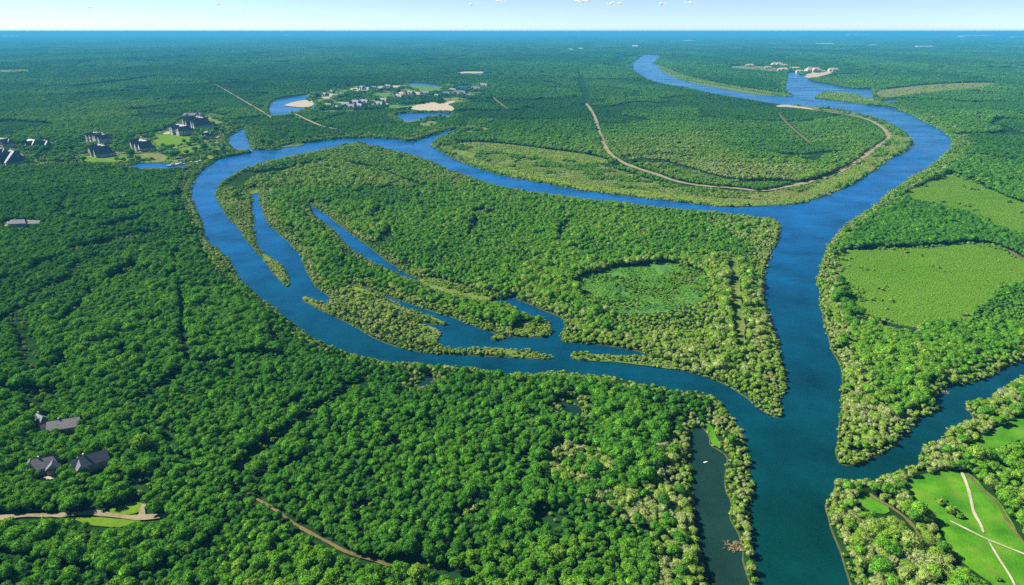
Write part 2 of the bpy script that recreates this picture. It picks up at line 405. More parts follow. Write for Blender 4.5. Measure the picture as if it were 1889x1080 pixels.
def make_water(name, stops):
    m, n, l, out = mat(name)
    b = n.new("ShaderNodeBsdfPrincipled")
    b.inputs["Roughness"].default_value = .12; b.inputs["IOR"].default_value = 1.33; b.inputs["Specular IOR Level"].default_value = .11
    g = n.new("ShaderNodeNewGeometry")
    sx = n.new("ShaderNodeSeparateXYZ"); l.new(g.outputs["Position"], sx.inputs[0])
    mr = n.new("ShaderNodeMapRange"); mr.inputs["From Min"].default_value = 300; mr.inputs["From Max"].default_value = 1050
    l.new(sx.outputs["Y"], mr.inputs[0])           # base colour turns from teal to blue with distance, painting in sky reflection
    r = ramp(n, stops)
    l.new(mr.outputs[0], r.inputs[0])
    t = noise(n, l, .018, 5, .6)
    mr2 = n.new("ShaderNodeMapRange"); mr2.inputs["From Min"].default_value = .3; mr2.inputs["From Max"].default_value = .7; mr2.inputs["To Min"].default_value = .62; mr2.inputs["To Max"].default_value = 1.38; l.new(t.outputs[0], mr2.inputs[0])
    mx = n.new("ShaderNodeMix"); mx.data_type = 'RGBA'; mx.blend_type = 'MULTIPLY'; mx.inputs[0].default_value = 1
    l.new(r.outputs[0], mx.inputs[6]); l.new(mr2.outputs[0], mx.inputs[7]); l.new(mx.outputs[2], b.inputs["Base Color"])
    w1 = noise(n, l, .55, 4, .6, stretch=(1, .5, 1)); w2 = noise(n, l, .06, 3, .5)
    ad = n.new("ShaderNodeMath"); ad.operation = 'ADD'; l.new(w1.outputs[0], ad.inputs[0])
    m2 = n.new("ShaderNodeMath"); m2.operation = 'MULTIPLY'; m2.inputs[1].default_value = 2.0; l.new(w2.outputs[0], m2.inputs[0]); l.new(m2.outputs[0], ad.inputs[1])
    bp = n.new("ShaderNodeBump"); bp.inputs["Strength"].default_value = .5; bp.inputs["Distance"].default_value = .35
    l.new(ad.outputs[0], bp.inputs["Height"]); l.new(bp.outputs[0], b.inputs["Normal"])
    w3 = noise(n, l, .012, 4, .65, stretch=(.35, 1, 1)); mr3 = n.new("ShaderNodeMapRange"); mr3.inputs['From Min'].default_value = .35; mr3.inputs['From Max'].default_value = .7
    mr3.inputs['To Min'].default_value = .06; mr3.inputs['To Max'].default_value = .34; l.new(w3.outputs[0], mr3.inputs[0]); l.new(mr3.outputs[0], b.inputs['Roughness'])
    l.new(b.outputs[0], out.inputs[0])
    return m


M = {}
M['leaf'] = make_leaf()
M['bark'] = make_noisy("bark", [(.3, (.06, .045, .03)), (.7, (.14, .11, .08))], 3)
M['floor'] = make_noisy("forest_floor", [(.3, (.006, .022, .006)), (.7, (.016, .045, .010))], .12, mix=(.01, (.7, .7, .7), (1.2, 1.2, 1.1)))
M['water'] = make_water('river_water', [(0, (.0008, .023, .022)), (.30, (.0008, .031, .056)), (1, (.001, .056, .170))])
M['mud'] = make_noisy("bank_mud", [(.3, (.022, .035, .010)), (.55, (.05, .048, .018)), (.8, (.15, .115, .055))], .25)
M['crop'] = make_noisy("crop_ground", [(.3, (.052, .128, .011)), (.7, (.082, .152, .015))], .6, mix=(.02, (.85, .9, .8), (1.1, 1.08, 1.1)))
M['meadow'] = make_noisy("meadow_grass", [(.25, (.030, .125, .006)), (.5, (.052, .165, .008)), (.78, (.105, .155, .022))], .09, mix=(.05, (.6, .72, .7), (1.25, 1.12, 1.1)), bump=.35, bscale=1.2)
M['lawn'] = make_noisy("lawn_grass", [(.3, (.058, .12, .008)), (.7, (.09, .155, .012))], .1, mix=(.5, (.85, .9, .8), (1.1, 1.05, 1.1)))
M['dry'] = make_noisy("dry_grass", [(.3, (.055, .095, .015)), (.5, (.10, .115, .03)), (.75, (.17, .15, .075))], .06)
M['reed'] = make_noisy("reed_grass", [(.3, (.04, .10, .018)), (.5, (.085, .125, .026)), (.75, (.15, .15, .05))], .07, mix=(.4, (.7, .75, .7), (1.2, 1.15, 1.1)), bump=.4, bscale=.8)
M['park'] = make_noisy("rough_grass", [(.3, (.03, .09, .015)), (.5, (.06, .12, .02)), (.75, (.12, .13, .05))], .05)
M['fringe'] = make_noisy("yellow_grass", [(.3, (.06, .125, .012)), (.5, (.10, .15, .016)), (.75, (.15, .165, .03))], .06, mix=(.4, (.75, .8, .75), (1.15, 1.1, 1.1)))
M['marsh'] = make_noisy("marsh_grass", [(.3, (.030, .085, .040)), (.45, (.045, .125, .030)), (.6, (.07, .17, .022))], .05, mix=(.5, (.75, .8, .8), (1.15, 1.1, 1.1)), bump=.4, bscale=.8)
M['sand'] = make_noisy("pale_sand", [(.3, (.24, .20, .14)), (.7, (.33, .28, .21))], .08, mix=(.5, (.85, .85, .85), (1.08, 1.08, 1.08)))
M['gravel'] = make_noisy("gravel", [(.3, (.14, .115, .07)), (.7, (.22, .18, .115))], .8, mix=(.06, (.8, .85, .75), (1.1, 1.1, 1.1)))
M['dirt'] = make_noisy("dirt", [(.3, (.08, .062, .028)), (.7, (.14, .105, .052))], .7, mix=(.06, (.65, .8, .55), (1.1, 1.1, 1.1)))
M['slate'] = make_noisy("slate", [(.3, (.05, .055, .075)), (.55, (.085, .085, .105)), (.8, (.12, .115, .13))], .3, rough=.6, stretch=(1, 1, 3))
M['gravel_pale'] = make_noisy("pale_gravel", [(.3, (.24, .21, .15)), (.7, (.36, .32, .24))], .8, mix=(.06, (.8, .85, .75), (1.1, 1.1, 1.1)))
M['slate_pale'] = make_noisy("weathered_slate", [(.3, (.07, .066, .072)), (.7, (.125, .115, .12))], .7, rough=.7)
M['plaster'] = make_noisy("plaster", [(.3, (.26, .24, .22)), (.7, (.38, .35, .31))], .4)
M['stone'] = make_noisy("pale_stone", [(.3, (.26, .25, .25)), (.5, (.42, .38, .36)), (.75, (.55, .50, .48))], .16)
M['cream'] = make_noisy("cream_render", [(.3, (.36, .32, .24)), (.7, (.46, .41, .32))], .3)
M['tile'] = make_noisy("clay_tile", [(.3, (.26, .20, .14)), (.7, (.38, .30, .22))], .5)
M['white'] = make_noisy("white_paint", [(.3, (.42, .42, .42)), (.7, (.52, .52, .52))], .2, rough=.4)
M['wood'] = make_noisy("grey_wood", [(.3, (.20, .17, .14)), (.7, (.38, .33, .28))], .9)


def make_glass():
    m, n, l, out = mat("window_glass")
    b = n.new("ShaderNodeBsdfPrincipled"); b.inputs["Base Color"].default_value = (.03, .04, .05, 1); b.inputs["Roughness"].default_value = .08
    l.new(b.outputs[0], out.inputs[0]); return m


M['glass'] = make_glass()


# ------------------------------------------------------------------ object helpers
def link(name, verts, faces, m, parent=None, mats=None, midx=None, smooth=False):
    me = bpy.data.meshes.new(name)
    me.from_pydata([tuple(v) for v in verts], [], [tuple(f) for f in faces])
    for x in (mats or [m]): me.materials.append(x)
    if midx is not None: me.polygons.foreach_set("material_index", np.asarray(midx, np.int32))
    if smooth: me.polygons.foreach_set("use_smooth", np.ones(len(me.polygons), bool))
    me.update()
    o = bpy.data.objects.new(name, me); C.objects.link(o)
    if parent is not None: o.parent = parent
    return o


def tag(o, label=None, cat=None, group=None, kind=None):
    if label: o['label'] = label
    if cat: o['category'] = cat
    if group: o['group'] = group
    if kind: o['kind'] = kind
    return o


def empty(name, loc, rz=0.0):
    o = bpy.data.objects.new(name, None); C.objects.link(o)
    o.location = loc; o.rotation_euler = (0, 0, rz); o.empty_display_size = 1
    return o


class MB:
    def __init__(s): s.v = []; s.f = []

    def add(s, v, f):
        k = len(s.v); s.v += [tuple(p) for p in v]; s.f += [tuple(i + k for i in q) for q in f]; return s

    def box(s, x0, x1, y0, y1, z0, z1):
        return s.add([(x0, y0, z0), (x1, y0, z0), (x1, y1, z0), (x0, y1, z0), (x0, y0, z1), (x1, y0, z1), (x1, y1, z1), (x0, y1, z1)],
                     [(3, 2, 1, 0), (4, 5, 6, 7), (0, 1, 5, 4), (1, 2, 6, 5), (2, 3, 7, 6), (3, 0, 4, 7)])

    def hip(s, x0, x1, y0, y1, z, h, hip=0.5, eave=.5):
        """pitched roof over a rectangle, ridge along its longer side; hip 0 = gable ends, 1 = full hip"""
        x0 -= eave; x1 += eave; y0 -= eave; y1 += eave
        t = .3
        if x1 - x0 >= y1 - y0:
            k = (y1 - y0) / 2 * hip; m = (y0 + y1) / 2
            r = [(x0 + k, m, z + h), (x1 - k, m, z + h)]
        else:
            k = (x1 - x0) / 2 * hip; m = (x0 + x1) / 2
            r = [(m, y0 + k, z + h), (m, y1 - k, z + h)]
        b = [(x0, y0, z), (x1, y0, z), (x1, y1, z), (x0, y1, z)]
        lo = [(p[0], p[1], z - t) for p in b]
        if x1 - x0 >= y1 - y0:
            f = [(8, 9, 5, 4), (9, 6, 5), (9, 8, 7, 6), (8, 4, 7)]
        else:
            f = [(8, 5, 4), (9, 6, 5, 8), (9, 7, 6), (8, 4, 7, 9)]
        if hip == 0: f = [q for q in f if len(q) == 4]
        f = [tuple(reversed(q)) for q in f]
        return s.add(lo + b + r, [(3, 2, 1, 0), (0, 1, 5, 4), (1, 2, 6, 5), (2, 3, 7, 6), (3, 0, 4, 7)] + f)

    def tube(s, p0, p1, r0, r1, n=6):
        p0, p1 = Vector(p0), Vector(p1); d = (p1 - p0).normalized()
        a = d.orthogonal().normalized(); b = d.cross(a)
        v = []
        for p, r in ((p0, r0), (p1, r1)):
            v += [p + (a * math.cos(2 * math.pi * i / n) + b * math.sin(2 * math.pi * i / n)) * r for i in range(n)]
        return s.add(v, [(i, (i + 1) % n, n + (i + 1) % n, n + i) for i in range(n)] + [tuple(range(n, 2 * n))])

    def build(s, name, m, parent=None, **k): return link(name, s.v, s.f, m, parent, **k)


def sheet(name, polys, z, m, label=None, kind='structure'):
    v, f = [], []
    for i, w in enumerate(polys):
        zz = z + 0.012 * i
        tri = geometry.tessellate_polygon([[Vector((p[0], p[1], 0)) for p in w]])
        k = len(v); v += [(p[0], p[1], zz) for p in w]
        for t in tri:
            a, b, c = (np.array(w[j]) for j in t)
            if (b[0] - a[0]) * (c[1] - a[1]) - (b[1] - a[1]) * (c[0] - a[0]) < 0: t = t[::-1]
            f.append(tuple(k + j for j in t))
    o = link(name, v, f, m)
    o['kind'] = kind
    if label: o['label'] = label
    return o


# ------------------------------------------------------------------ the ground with the river cut out of it, and the water below
FAR = 200000.0
loops = [riverW, bigW, isletW] + list(pondW.values())
vs, es = [], []
for w in loops:
    k = len(vs); vs += [Vector((p[0], p[1])) for p in w]
    es += [(k + i, k + (i + 1) % len(w)) for i in range(len(w))]
k = len(vs)
vs += [Vector(p) for p in ((-FAR, -2000), (FAR, -2000), (FAR, FAR), (-FAR, FAR))]
es += [(k, k + 1), (k + 1, k + 2), (k + 2, k + 3), (k + 3, k)]
ov, oe, of, _, _, _ = geometry.delaunay_2d_cdt(vs, es, [], 0, 1e-4)
ov = np.array([tuple(p) for p in ov]); of = np.array([tuple(t) for t in of])


def inside(w, x, y):
    r = np.zeros(len(x), bool)
    x2, y2 = np.roll(w[:, 0], -1), np.roll(w[:, 1], -1)
    for a, b, c, d in zip(w[:, 0], w[:, 1], x2, y2):
        if b == d: continue
        q = ((b > y) != (d > y)) & (x < (c - a) * (y - b) / (d - b) + a)
        r ^= q
    return r


cen = ov[of].mean(1)
wet = inside(riverW, cen[:, 0], cen[:, 1]) & ~(inside(bigW, cen[:, 0], cen[:, 1]) | inside(isletW, cen[:, 0], cen[:, 1]))
for w in pondW.values():
    wet |= inside(w, cen[:, 0], cen[:, 1])
dry = of[~wet]
wetset = {}
for t in of[wet]:
    for a, b in ((t[0], t[1]), (t[1], t[2]), (t[2], t[0])): wetset[(a, b)] = 1
bedge = []
for t in dry:
    for a, b in ((t[0], t[1]), (t[1], t[2]), (t[2], t[0])):
        if (b, a) in wetset: bedge.append((a, b))
nrm = np.zeros_like(ov)
for a, b in bedge:
    d = ov[b] - ov[a]; nn = np.array([d[1], -d[0]]); L = np.linalg.norm(nn) + 1e-9
    nrm[a] += nn / L; nrm[b] += nn / L
nrm /= np.linalg.norm(nrm, axis=1)[:, None] + 1e-9
gv = [(p[0], p[1], 0.0) for p in ov]
gf = [tuple(t) for t in dry]; gm = [0] * len(gf)
low = {}
for a, b in bedge:
    for q in (a, b):
        if q not in low:
            low[q] = len(gv); s_ = 1.0 * (1 if ov[q][1] < 900 else 2)
            gv.append((ov[q][0] + nrm[q][0] * s_, ov[q][1] + nrm[q][1] * s_, -.62))
    gf.append((b, a, low[a], low[b])); gm.append(1)
tag(link("ground", gv, gf, None, mats=[M['floor'], M['mud']], midx=gm), "dark forest floor between the trees and muddy river banks", kind='structure')
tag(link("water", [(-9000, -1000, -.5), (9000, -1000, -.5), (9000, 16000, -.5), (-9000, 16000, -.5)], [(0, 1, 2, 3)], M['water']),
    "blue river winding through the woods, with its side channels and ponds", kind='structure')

M['murky'] = make_water('pond_water', [(0, (.006, .022, .017)), (.35, (.005, .024, .020)), (1, (.005, .026, .03))])
wp = [np.array([np.array(q) for q in pondW[k_]]) for k_ in ('side', 'p1', 'p2', 'p3')]
wp = [c_.mean(0) + (c_ - c_.mean(0)) * 1.0 for c_ in wp]
for k, nm, z, lab in (('fringe', 'yellow_grass', .30, "bright yellow green grass strip along the peninsula's river edge"), ('park', 'grass', .03, "rough grass between the manors of the riverside settlement"), ('marsh', 'marsh', .05, "flat bright green marsh with bluish wet streaks inside the island wood"), ('reed', 'grass_bank', .05, "yellow green grassy banks and marsh along the river"), ('dry', 'dry_grass', .22, "pale dry grass clearings around the houses"),
                      ('crop', 'field', .40, "smooth light green crop fields east of the river"), ('meadow', 'meadow', .46, "bright green meadow at the bottom right"),
                      ('lawn', 'lawn', .54, "bright mown lawns"), ('sand', 'sand', .62, "pale sand beaches and bare patches")):
    sheet(nm, openW[k], z, M[k], lab)
sheet('pond_water', wp, -.47, M['murky'], 'murky brown green water of the side pond and small ponds')
for i, (nm, l_, r_) in enumerate(pathR):
    v = []; f = []
    for a, b in zip(l_, r_): v += [(*a, .80 + .02 * i), (*b, .80 + .02 * i)]
    for j in range(len(l_) - 1): f.append((2 * j, 2 * j + 1, 2 * j + 3, 2 * j + 2))
    tag(link(nm, v, f, M['dirt' if 'dirt' in nm else 'reed' if 'grass' in nm else 'gravel_pale' if nm == 'gravel_path' else 'gravel']), kind='structure')


# ------------------------------------------------------------------ trees: prototypes
def ico(sub):
    bm = bmesh.new(); bmesh.ops.create_icosphere(bm, subdivisions=sub, radius=1)
    v = np.array([tuple(p.co) for p in bm.verts]); f = np.array([[p.index for p in q.verts] for q in bm.faces]); bm.free()
    return v, f


ICO = {k: ico(k) for k in (1, 2)}


def leaf_quads(r, pos, nor, size, tilt, aspect=1.0):
    n = len(pos)
    d = nor + r.normal(0, tilt, (n, 3)); d /= np.linalg.norm(d, axis=1)[:, None]
    h = r.normal(0, 1, (n, 3)); a = np.cross(d, h); a /= np.linalg.norm(a, axis=1)[:, None]; b = np.cross(d, a)
    sz = size * r.uniform(.6, 1.35, (n, 1))
    a = a * sz; b = b * sz * aspect
    v = np.stack([pos - a * .5, pos + b * .42 - a * .1, pos + a * .55, pos - b * .42 + a * .1], 1).reshape(-1, 3)
    f = np.arange(4 * n).reshape(n, 4)
    return v, f


def crown_geo(seed, rad, hgt, zc, nl, nq, size, lobe=.44, spread=.62, tilt=.45, core=.74, low=-.35, sub=2, aspect=1.0):
    r = np.random.default_rng(seed)
    d = []
    while len(d) < nl:
        q = r.normal(0, 1, 3); q /= np.linalg.norm(q)
        if q[2] > low: d.append(q)
    d = np.array(d); R = np.array([rad, rad, hgt])
    cenl = d * R * (spread * r.uniform(.72, 1.12, (nl, 1))); lr = lobe * r.uniform(.72, 1.25, nl)
    cenl[0] = (0, 0, hgt * .45)
    k = r.integers(0, nl, nq * 3)
    q = r.normal(0, 1, (nq * 3, 3)); q /= np.linalg.norm(q, axis=1)[:, None]
    q[:, 2] = np.where(q[:, 2] < -.5, -q[:, 2], q[:, 2])
    pos = cenl[k] + q * lr[k][:, None] * R * r.uniform(.88, 1.1, (nq * 3, 1))
    keep = np.ones(len(pos), bool)
    for i in range(nl):
        keep &= (np.linalg.norm((pos - cenl[i]) / R, axis=1) > lr[i] * .86) | (k == i)
    pos, q = pos[keep][:nq], q[keep][:nq]
    out = pos / R; out /= np.linalg.norm(out, axis=1)[:, None] + 1e-9
    v, f = leaf_quads(r, pos, q * .7 + out * .5, size, tilt, aspect)
    cv, cf = ICO[sub]
    cr = np.zeros(len(cv))
    for i in range(nl):                            # core follows the lobes
        dd = cenl[i] / R
        b = cv @ dd; disc = b * b - (dd @ dd - lr[i] ** 2)
        cr = np.maximum(cr, np.where(disc > 0, b + np.sqrt(np.maximum(disc, 0)), 0))
    cr = np.maximum(cr * .9, core * .7)
    core_v = cv * cr[:, None] * R
    V = np.vstack([v, core_v]); V[:, 2] += zc
    Fc = [tuple(x) for x in f] + [tuple(x + len(v)) for x in cf]
    return V, Fc


def trunk_geo(seed, h, r0, limbs=4, top=None, stems=1):
    rr = random.Random(seed); b = MB()
    for s_ in range(stems):
        ox, oy = (rr.uniform(-.3, .3), rr.uniform(-.3, .3)) if stems > 1 else (0, 0)
        tx, ty = ox * 4, oy * 4
        b.tube((ox, oy, -.15), (ox * 1.5, oy * 1.5, h * .45), r0, r0 * .75)
        b.tube((ox * 1.5, oy * 1.5, h * .45), (tx * .6, ty * .6, h * .85), r0 * .75, r0 * .4)
        for i in range(limbs):
            a = i * 6.283 / max(limbs, 1) + rr.uniform(-.5, .5); z = h * rr.uniform(.35, .6)
            b.tube((ox * 1.3, oy * 1.3, z), (ox + math.cos(a) * h * .24, oy + math.sin(a) * h * .24, z + h * rr.uniform(.18, .3)), r0 * .45, r0 * .15, 5)
    return b


KIND = {}                                          # kind -> list of (crown mesh, trunk mesh)


def add_proto(kind, cname, crown, trunk):
    me = bpy.data.meshes.new(cname); me.from_pydata([tuple(p) for p in crown[0]], [], crown[1]); me.materials.append(M['leaf']); me.update()
    tm = None
    if trunk is not None:
        tm = bpy.data.meshes.new("trunk"); tm.from_pydata(trunk.v, [], trunk.f); tm.materials.append(M['bark']); tm.update()
    KIND.setdefault(kind, []).append((me, tm))


for s_ in range(6):
    add_proto('broadleaf_tree', 'crown', crown_geo(100 + s_, 3.5, 2.7 + .35 * (s_ % 3), 5.0 + .3 * (s_ % 2), 10 + 2 * s_, 620, .58, lobe=.36 + .03 * (s_ % 3), spread=.74, tilt=.55, low=-.2), trunk_geo(s_, 5.6, .22))
for s_ in range(4):
    add_proto('willow', 'crown', crown_geo(200 + s_, 2.9, 2.5, 2.9, 13, 560, .55, lobe=.40, spread=.66, tilt=.6, low=-.6, aspect=.6), trunk_geo(20 + s_, 3.4, .15, stems=3, limbs=2))
for s_ in range(3):
    add_proto('shrub', 'crown', crown_geo(300 + s_, 1.5, 1.15, .95, 7, 150, .5, lobe=.5, low=-.4, sub=1), trunk_geo(40 + s_, 1.0, .07, stems=2, limbs=1))
for s_ in range(3):
    add_proto('crop_plant', 'crown', crown_geo(340 + s_, 1.35, .75, .55, 6, 46, .75, lobe=.5, low=-.2, sub=1), None)
for s_ in range(4):
    add_proto('mid_tree', 'crown', crown_geo(400 + s_, 3.9, 3.1, 5.0, 10, 190, 1.15, sub=1), trunk_geo(60 + s_, 5.6, .25, limbs=0))


def patch(kind, seed, size, spacing, nq, qs, rad, crown_h):
    r = np.random.default_rng(seed); V = []; Fc = []; k = 0
    n = int(size / spacing)
    for i in range(n):
        for j in range(n):
            x = (i + r.uniform(0.05, .95)) * spacing - size / 2; y = (j + r.uniform(0.05, .95)) * spacing - size / 2
            sc = r.uniform(.75, 1.3)
            v, f = crown_geo(seed * 1000 + i * n + j, rad * sc, crown_h * sc, 5.0 * sc, 5, nq, qs, sub=1, lobe=.5)
            v = v + np.array([x, y, 0])
            V.append(v); Fc += [tuple(np.array(q) + k) for q in f]; k += len(v)
    me = bpy.data.meshes.new("woodland"); me.from_pydata(np.vstack(V).tolist(), [], Fc); me.materials.append(M['leaf']); me.update()
    KIND.setdefault(kind, []).append((me, None))


for s_ in range(3):
    patch('patch_small', 50 + s_, 28.0, 7.0, 50, 2.2, 4.3, 3.3)
for s_ in range(3):
    patch('patch_large', 60 + s_, 72.0, 9.0, 26, 3.6, 6.0, 4.0)
for s_ in range(2):
    patch('patch_far', 70 + s_, 260.0, 20.0, 22, 8.0, 13.0, 6.0)


# ------------------------------------------------------------------ where things are planted
def in_view(x, y, pad=260):
    u, v = to_px(x, y, 4.0)
    return (u > -pad) & (u < 1889 + pad) & (v < 1080 + pad * .45)


def grid(y0, y1, sp, seed, jit=.75, pad=260):
    r = np.random.default_rng(seed)
    out = []
    y = y0
    hw = (944.5 + pad) / F
    ny = int((y1 - y0) / sp)
    for i in range(ny):
        yy = y0 + (i + .5) * sp
        w = hw * (yy * CP + H * SP) + sp
        n = int(2 * w / sp)
        xs = (np.arange(n) + .5 * (i % 2)) * sp - w
        out.append(np.stack([xs, np.full(n, yy)], 1))
    p = np.vstack(out)
    p += r.uniform(-jit / 2, jit / 2, p.shape) * sp
    return p[in_view(p[:, 0], p[:, 1], pad)]


def poly_mask(*polys):
    m = np.zeros((MH, MW), np.uint8)
    for p in polys:
        q = chaikin(p, 1); fill(m, q[:, 0], q[:, 1])
    return m


SAGE = poly_mask([(993,830),(1063,813),(1123,837),(1140,880),(1097,897),(1030,897),(990,867)],
                 [(1240,765),(1290,765),(1285,800),(1275,850),(1285,960),(1320,1160),(1215,1160),(1215,1010),(1150,975),(1100,940),(1060,940),(1100,915),(1190,915),(1215,860),(1235,800)],
                 [(1290,770),(1320,735),(1350,775),(1385,850),(1388,1000),(1396,1160),(1385,1160),(1345,950),(1340,850)],
                 [(1543,860),(1550,780),(1555,680),(1530,600),(1515,540),(1520,470),(1540,470),(1560,600),(1600,700),(1640,760),(1660,800),(1600,850)],
                 [(1525,930),(1560,900),(1600,940),(1640,940),(1700,970),(1740,1000),(1760,1050),(1720,1160),(1570,1160),(1540,1000)],
                 [(1620,915),(1670,910),(1720,945),(1745,1000),(1720,1000),(1680,960),(1630,930)],
                 [(1540,885),(1700,860),(1720,820),(1800,775),(1790,740),(1840,735),(1890,700),(1960,690),(1960,745),(1860,775),(1790,820),(1770,860),(1700,880),(1660,905),(1545,900)],
                 [(384,450),(404,460),(437,510),(470,545),(440,530),(390,490),(365,465)],
                 [(1290,400),(1437,405),(1440,480),(1407,550),(1450,700),(1437,770),(1370,727),(1260,680),(1050,630),(1045,590),(1100,600),(1210,640),(1340,690),(1390,650),(1380,560),(1390,460),(1330,430)],
                 [(637,524),(700,535),(780,562),(900,605),(1017,605),(1013,620),(920,620),(830,590),(700,545)],
                 [(480,360),(520,430),(570,490),(620,545),(600,550),(560,500),(500,420)],
                 [(400,355),(460,390),(465,430),(480,470),(536,520),(530,530),(470,460),(410,390)],
                 [(640,655),(690,665),(780,680),(870,680),(1000,692),(1250,722),(1240,738),(1100,710),(900,702),(800,690),(700,685),(640,670)])
PALE = poly_mask([(557,546),(640,533),(700,548),(826,598),(815,622),(890,642),(1018,662),(817,656),(710,634),(593,576)], [(940,596),(1017,600),(1015,622),(950,622)], [(430,380),(470,360),(480,470),(536,522),(520,525),(460,450)])
BRIGHT = poly_mask([(1060,500),(1250,470),(1400,470),(1440,700),(1420,760),(1280,690),(1150,600),(1060,560)],
                   [(1550,600),(1700,610),(1890,560),(1960,560),(1960,640),(1740,720),(1720,770),(1560,850),(1555,700)],
                   [(440,940),(600,1010),(760,1060),(1000,1000),(1290,1000),(1310,1160),(400,1160)],
                   [(1780,800),(1890,760),(1960,760),(1960,1000),(1890,1000),(1850,930),(1780,870)],
                   [(1540,940),(1620,950),(1700,1020),(1830,1080),(1850,1160),(1570,1160)])
PENIN = poly_mask([(1060,120),(1160,125),(1250,165),(1430,195),(1500,205),(1620,235),(1635,260),(1560,310),(1400,350),(1250,335),(1120,280),(1090,200)])
SHORT = poly_mask([(1640,560),(1750,560),(1850,520),(1900,500),(1980,540),(1980,620),(1860,600),(1760,620)],
                  [(1060,500),(1290,485),(1350,600),(1200,640),(1090,580)])


def stands(x, y, s, seed, sy=1.0):
    """irregular stands: a hash per stand and the distance to its border"""
    wx = x + (vnoise(x, y, s * .45, seed) - .5) * s * .55; wy = (y + (vnoise(x, y, s * .45, seed + 3) - .5) * s * .55) * sy
    gx, gy = np.floor(wx / s), np.floor(wy / s)
    d1 = np.full(len(x), 1e9); d2 = d1.copy(); h1 = np.zeros(len(x)); h2 = h1.copy()
    for i in (-1, 0, 1):
        for j in (-1, 0, 1):
            cx = (gx + i + _hash(gx + i, gy + j, seed + 11)) * s; cy_ = (gy + j + _hash(gx + i, gy + j, seed + 12)) * s
            hh = _hash(gx + i, gy + j, seed + 13); d = np.hypot(wx - cx, wy - cy_)
            c = d < d1; e = ~c & (d < d2)
            d2 = np.where(c, d1, np.where(e, d, d2)); h2 = np.where(c, h1, np.where(e, hh, h2))
            d1 = np.where(c, d, d1); h1 = np.where(c, hh, h1)
    return h1, (d2 - d1) * .5, np.abs(h1 - h2)


def tree_points(p, hmean, seed, near=True):
    """keep the points where a tree may stand; a near bank's trees keep back so that they do not stand in front of water"""
    r = np.random.default_rng(seed)
    x, y = p[:, 0], p[:, 1]
    n = len(x)
    big = fnoise(x, y, 55, 1); mid = fnoise(x, y, 17, 2)
    nearw = np.zeros(n)
    for rad, wt in ((4, 1.0), (8, .8), (13, .5)):
        rr = rad * np.clip(y / 450, .8, 4)
        for a in range(8):
            nearw = np.maximum(nearw, wt * (look(water, x + rr * math.cos(a * .785), y + rr * math.sin(a * .785)) > 0))
    h = hmean * (.50 + .55 * mid + .50 * big) * np.clip(np.exp(r.normal(-.02, .17, n)), .6, 1.5)
    sage = look(SAGE, x, y) > 0
    s1, e1, k1 = stands(x, y, 92, 3) if hmean < 7 else stands(x, y, 330 if hmean < 8.8 else 950, 4, 1.0)
    h = h * (.80 + .36 * s1)
    u0, v0 = to_px(x, y)
    wall_gap = (e1 < (2.6 if hmean < 7 else 7 if hmean < 8.8 else 22) * (1 + np.clip((y - 500) / 900, 0, 1.4))) & (k1 > .38) & ((u0 < 760) | (y > 1150)) & ~sage
    br = look(BRIGHT, x, y) > 0
    isl = look(island, x, y) > 0
    pen = look(PENIN, x, y) > 0
    short = look(SHORT, x, y) > 0
    tint = .235 + .20 * (vnoise(x, y, 130, 11) - .5) + .12 * (mid - .5) + r.normal(0, .085, n)
    tint += np.where(y > 1150, .30, .14) * (s1 - .5) + np.where(isl, .22, 0) + np.where(br, .19, 0) + np.where(pen, .13 + .26 * (vnoise(x, y * .45, 210, 8) - .5), 0) + np.where(y > 1150, .42 * (vnoise(x, y * .35, 420, 9) - .5), 0) + np.where(y > 1150, .06, 0) + np.where(y < 420, .06, 0)
    u, v = to_px(x, y)
    tint += np.where((u > 1500) & ~br, .02, 0)
    tint -= np.clip((y - 1400) / 2500, 0, 1) * .10
    willow = (sage & (r.random(n) < .80)) | (r.random(n) < nearw * .9)
    willow |= isl & (r.random(n) < .18)
    tint = np.where(willow, .77 + r.normal(0, .08, n) + .22 * (vnoise(x, y, 22, 31) - .5), tint)
    pale = look(PALE, x, y) > 0
    tint = np.where(pale, np.maximum(tint, .70) + .06, tint); h = np.where(pale, h * .8, h)
    far_w = np.clip((y - 1300) / 1500, 0, 1)
    tint = np.where(willow, tint - far_w * .22, tint)
    h = np.where(willow, h * .86, h)
    row = np.sin((y + 26 * vnoise(x, y, 160, 44) + .10 * x) / 9.5)
    h = np.where(pen, h * (.74 + .13 * row), h)
    h = np.where(short, h * .6, h)
    h = np.where((nearw > .6), h * .82, h)
    h *= 1 + .25 * np.clip((330 - y) / 120, 0, 1)
    gap_n = (big * .6 + vnoise(x, y, 24, 77) * .4 < .16) & (y < 1000)
    o0 = look(openm, x, y)
    cut = wall_gap & (y > 1150) & (r.random(n) < .8)
    h = np.where(wall_gap | gap_n, h * .34, h); h = np.where(o0 == 8, h * .30, h)
    ok = (look(water, x, y) == 0) & ((o0 == 0) | ((o0 == 8) & (r.random(n) < .6)))
    for fr in (.35, .62, .85):
        ok &= (look(water, x, y, h * fr) == 0)
        o = look(openm, x, y, h * fr)
        ok &= (o == 0) | ((o == 8) & (fr > .4)) | (o == 1) | ((o == 11) & (r.random(n) < .35))
    for dx in (-1.6, 1.6):
        ok &= look(water, x + dx, y) == 0
    mar = (look(openm, x, y) == 9) & (fnoise(x, y, 22, 15) > .60)
    h = np.where(mar, h * .55, h); tint = np.where(mar, .5, tint); ok |= mar & (look(water, x, y) == 0)
    ok &= ~cut
    park = (look(openm, x, y) == 10) & (r.random(n) < np.where(u0 > 520, .62, .24)) & (look(water, x, y) == 0)
    h = np.where(park, h * 1.45, h); ok |= park & (vnoise(x, y, 40, 5) > .4)
    return x[ok], y[ok], h[ok], np.clip(tint, .02, .98)[ok], willow[ok]


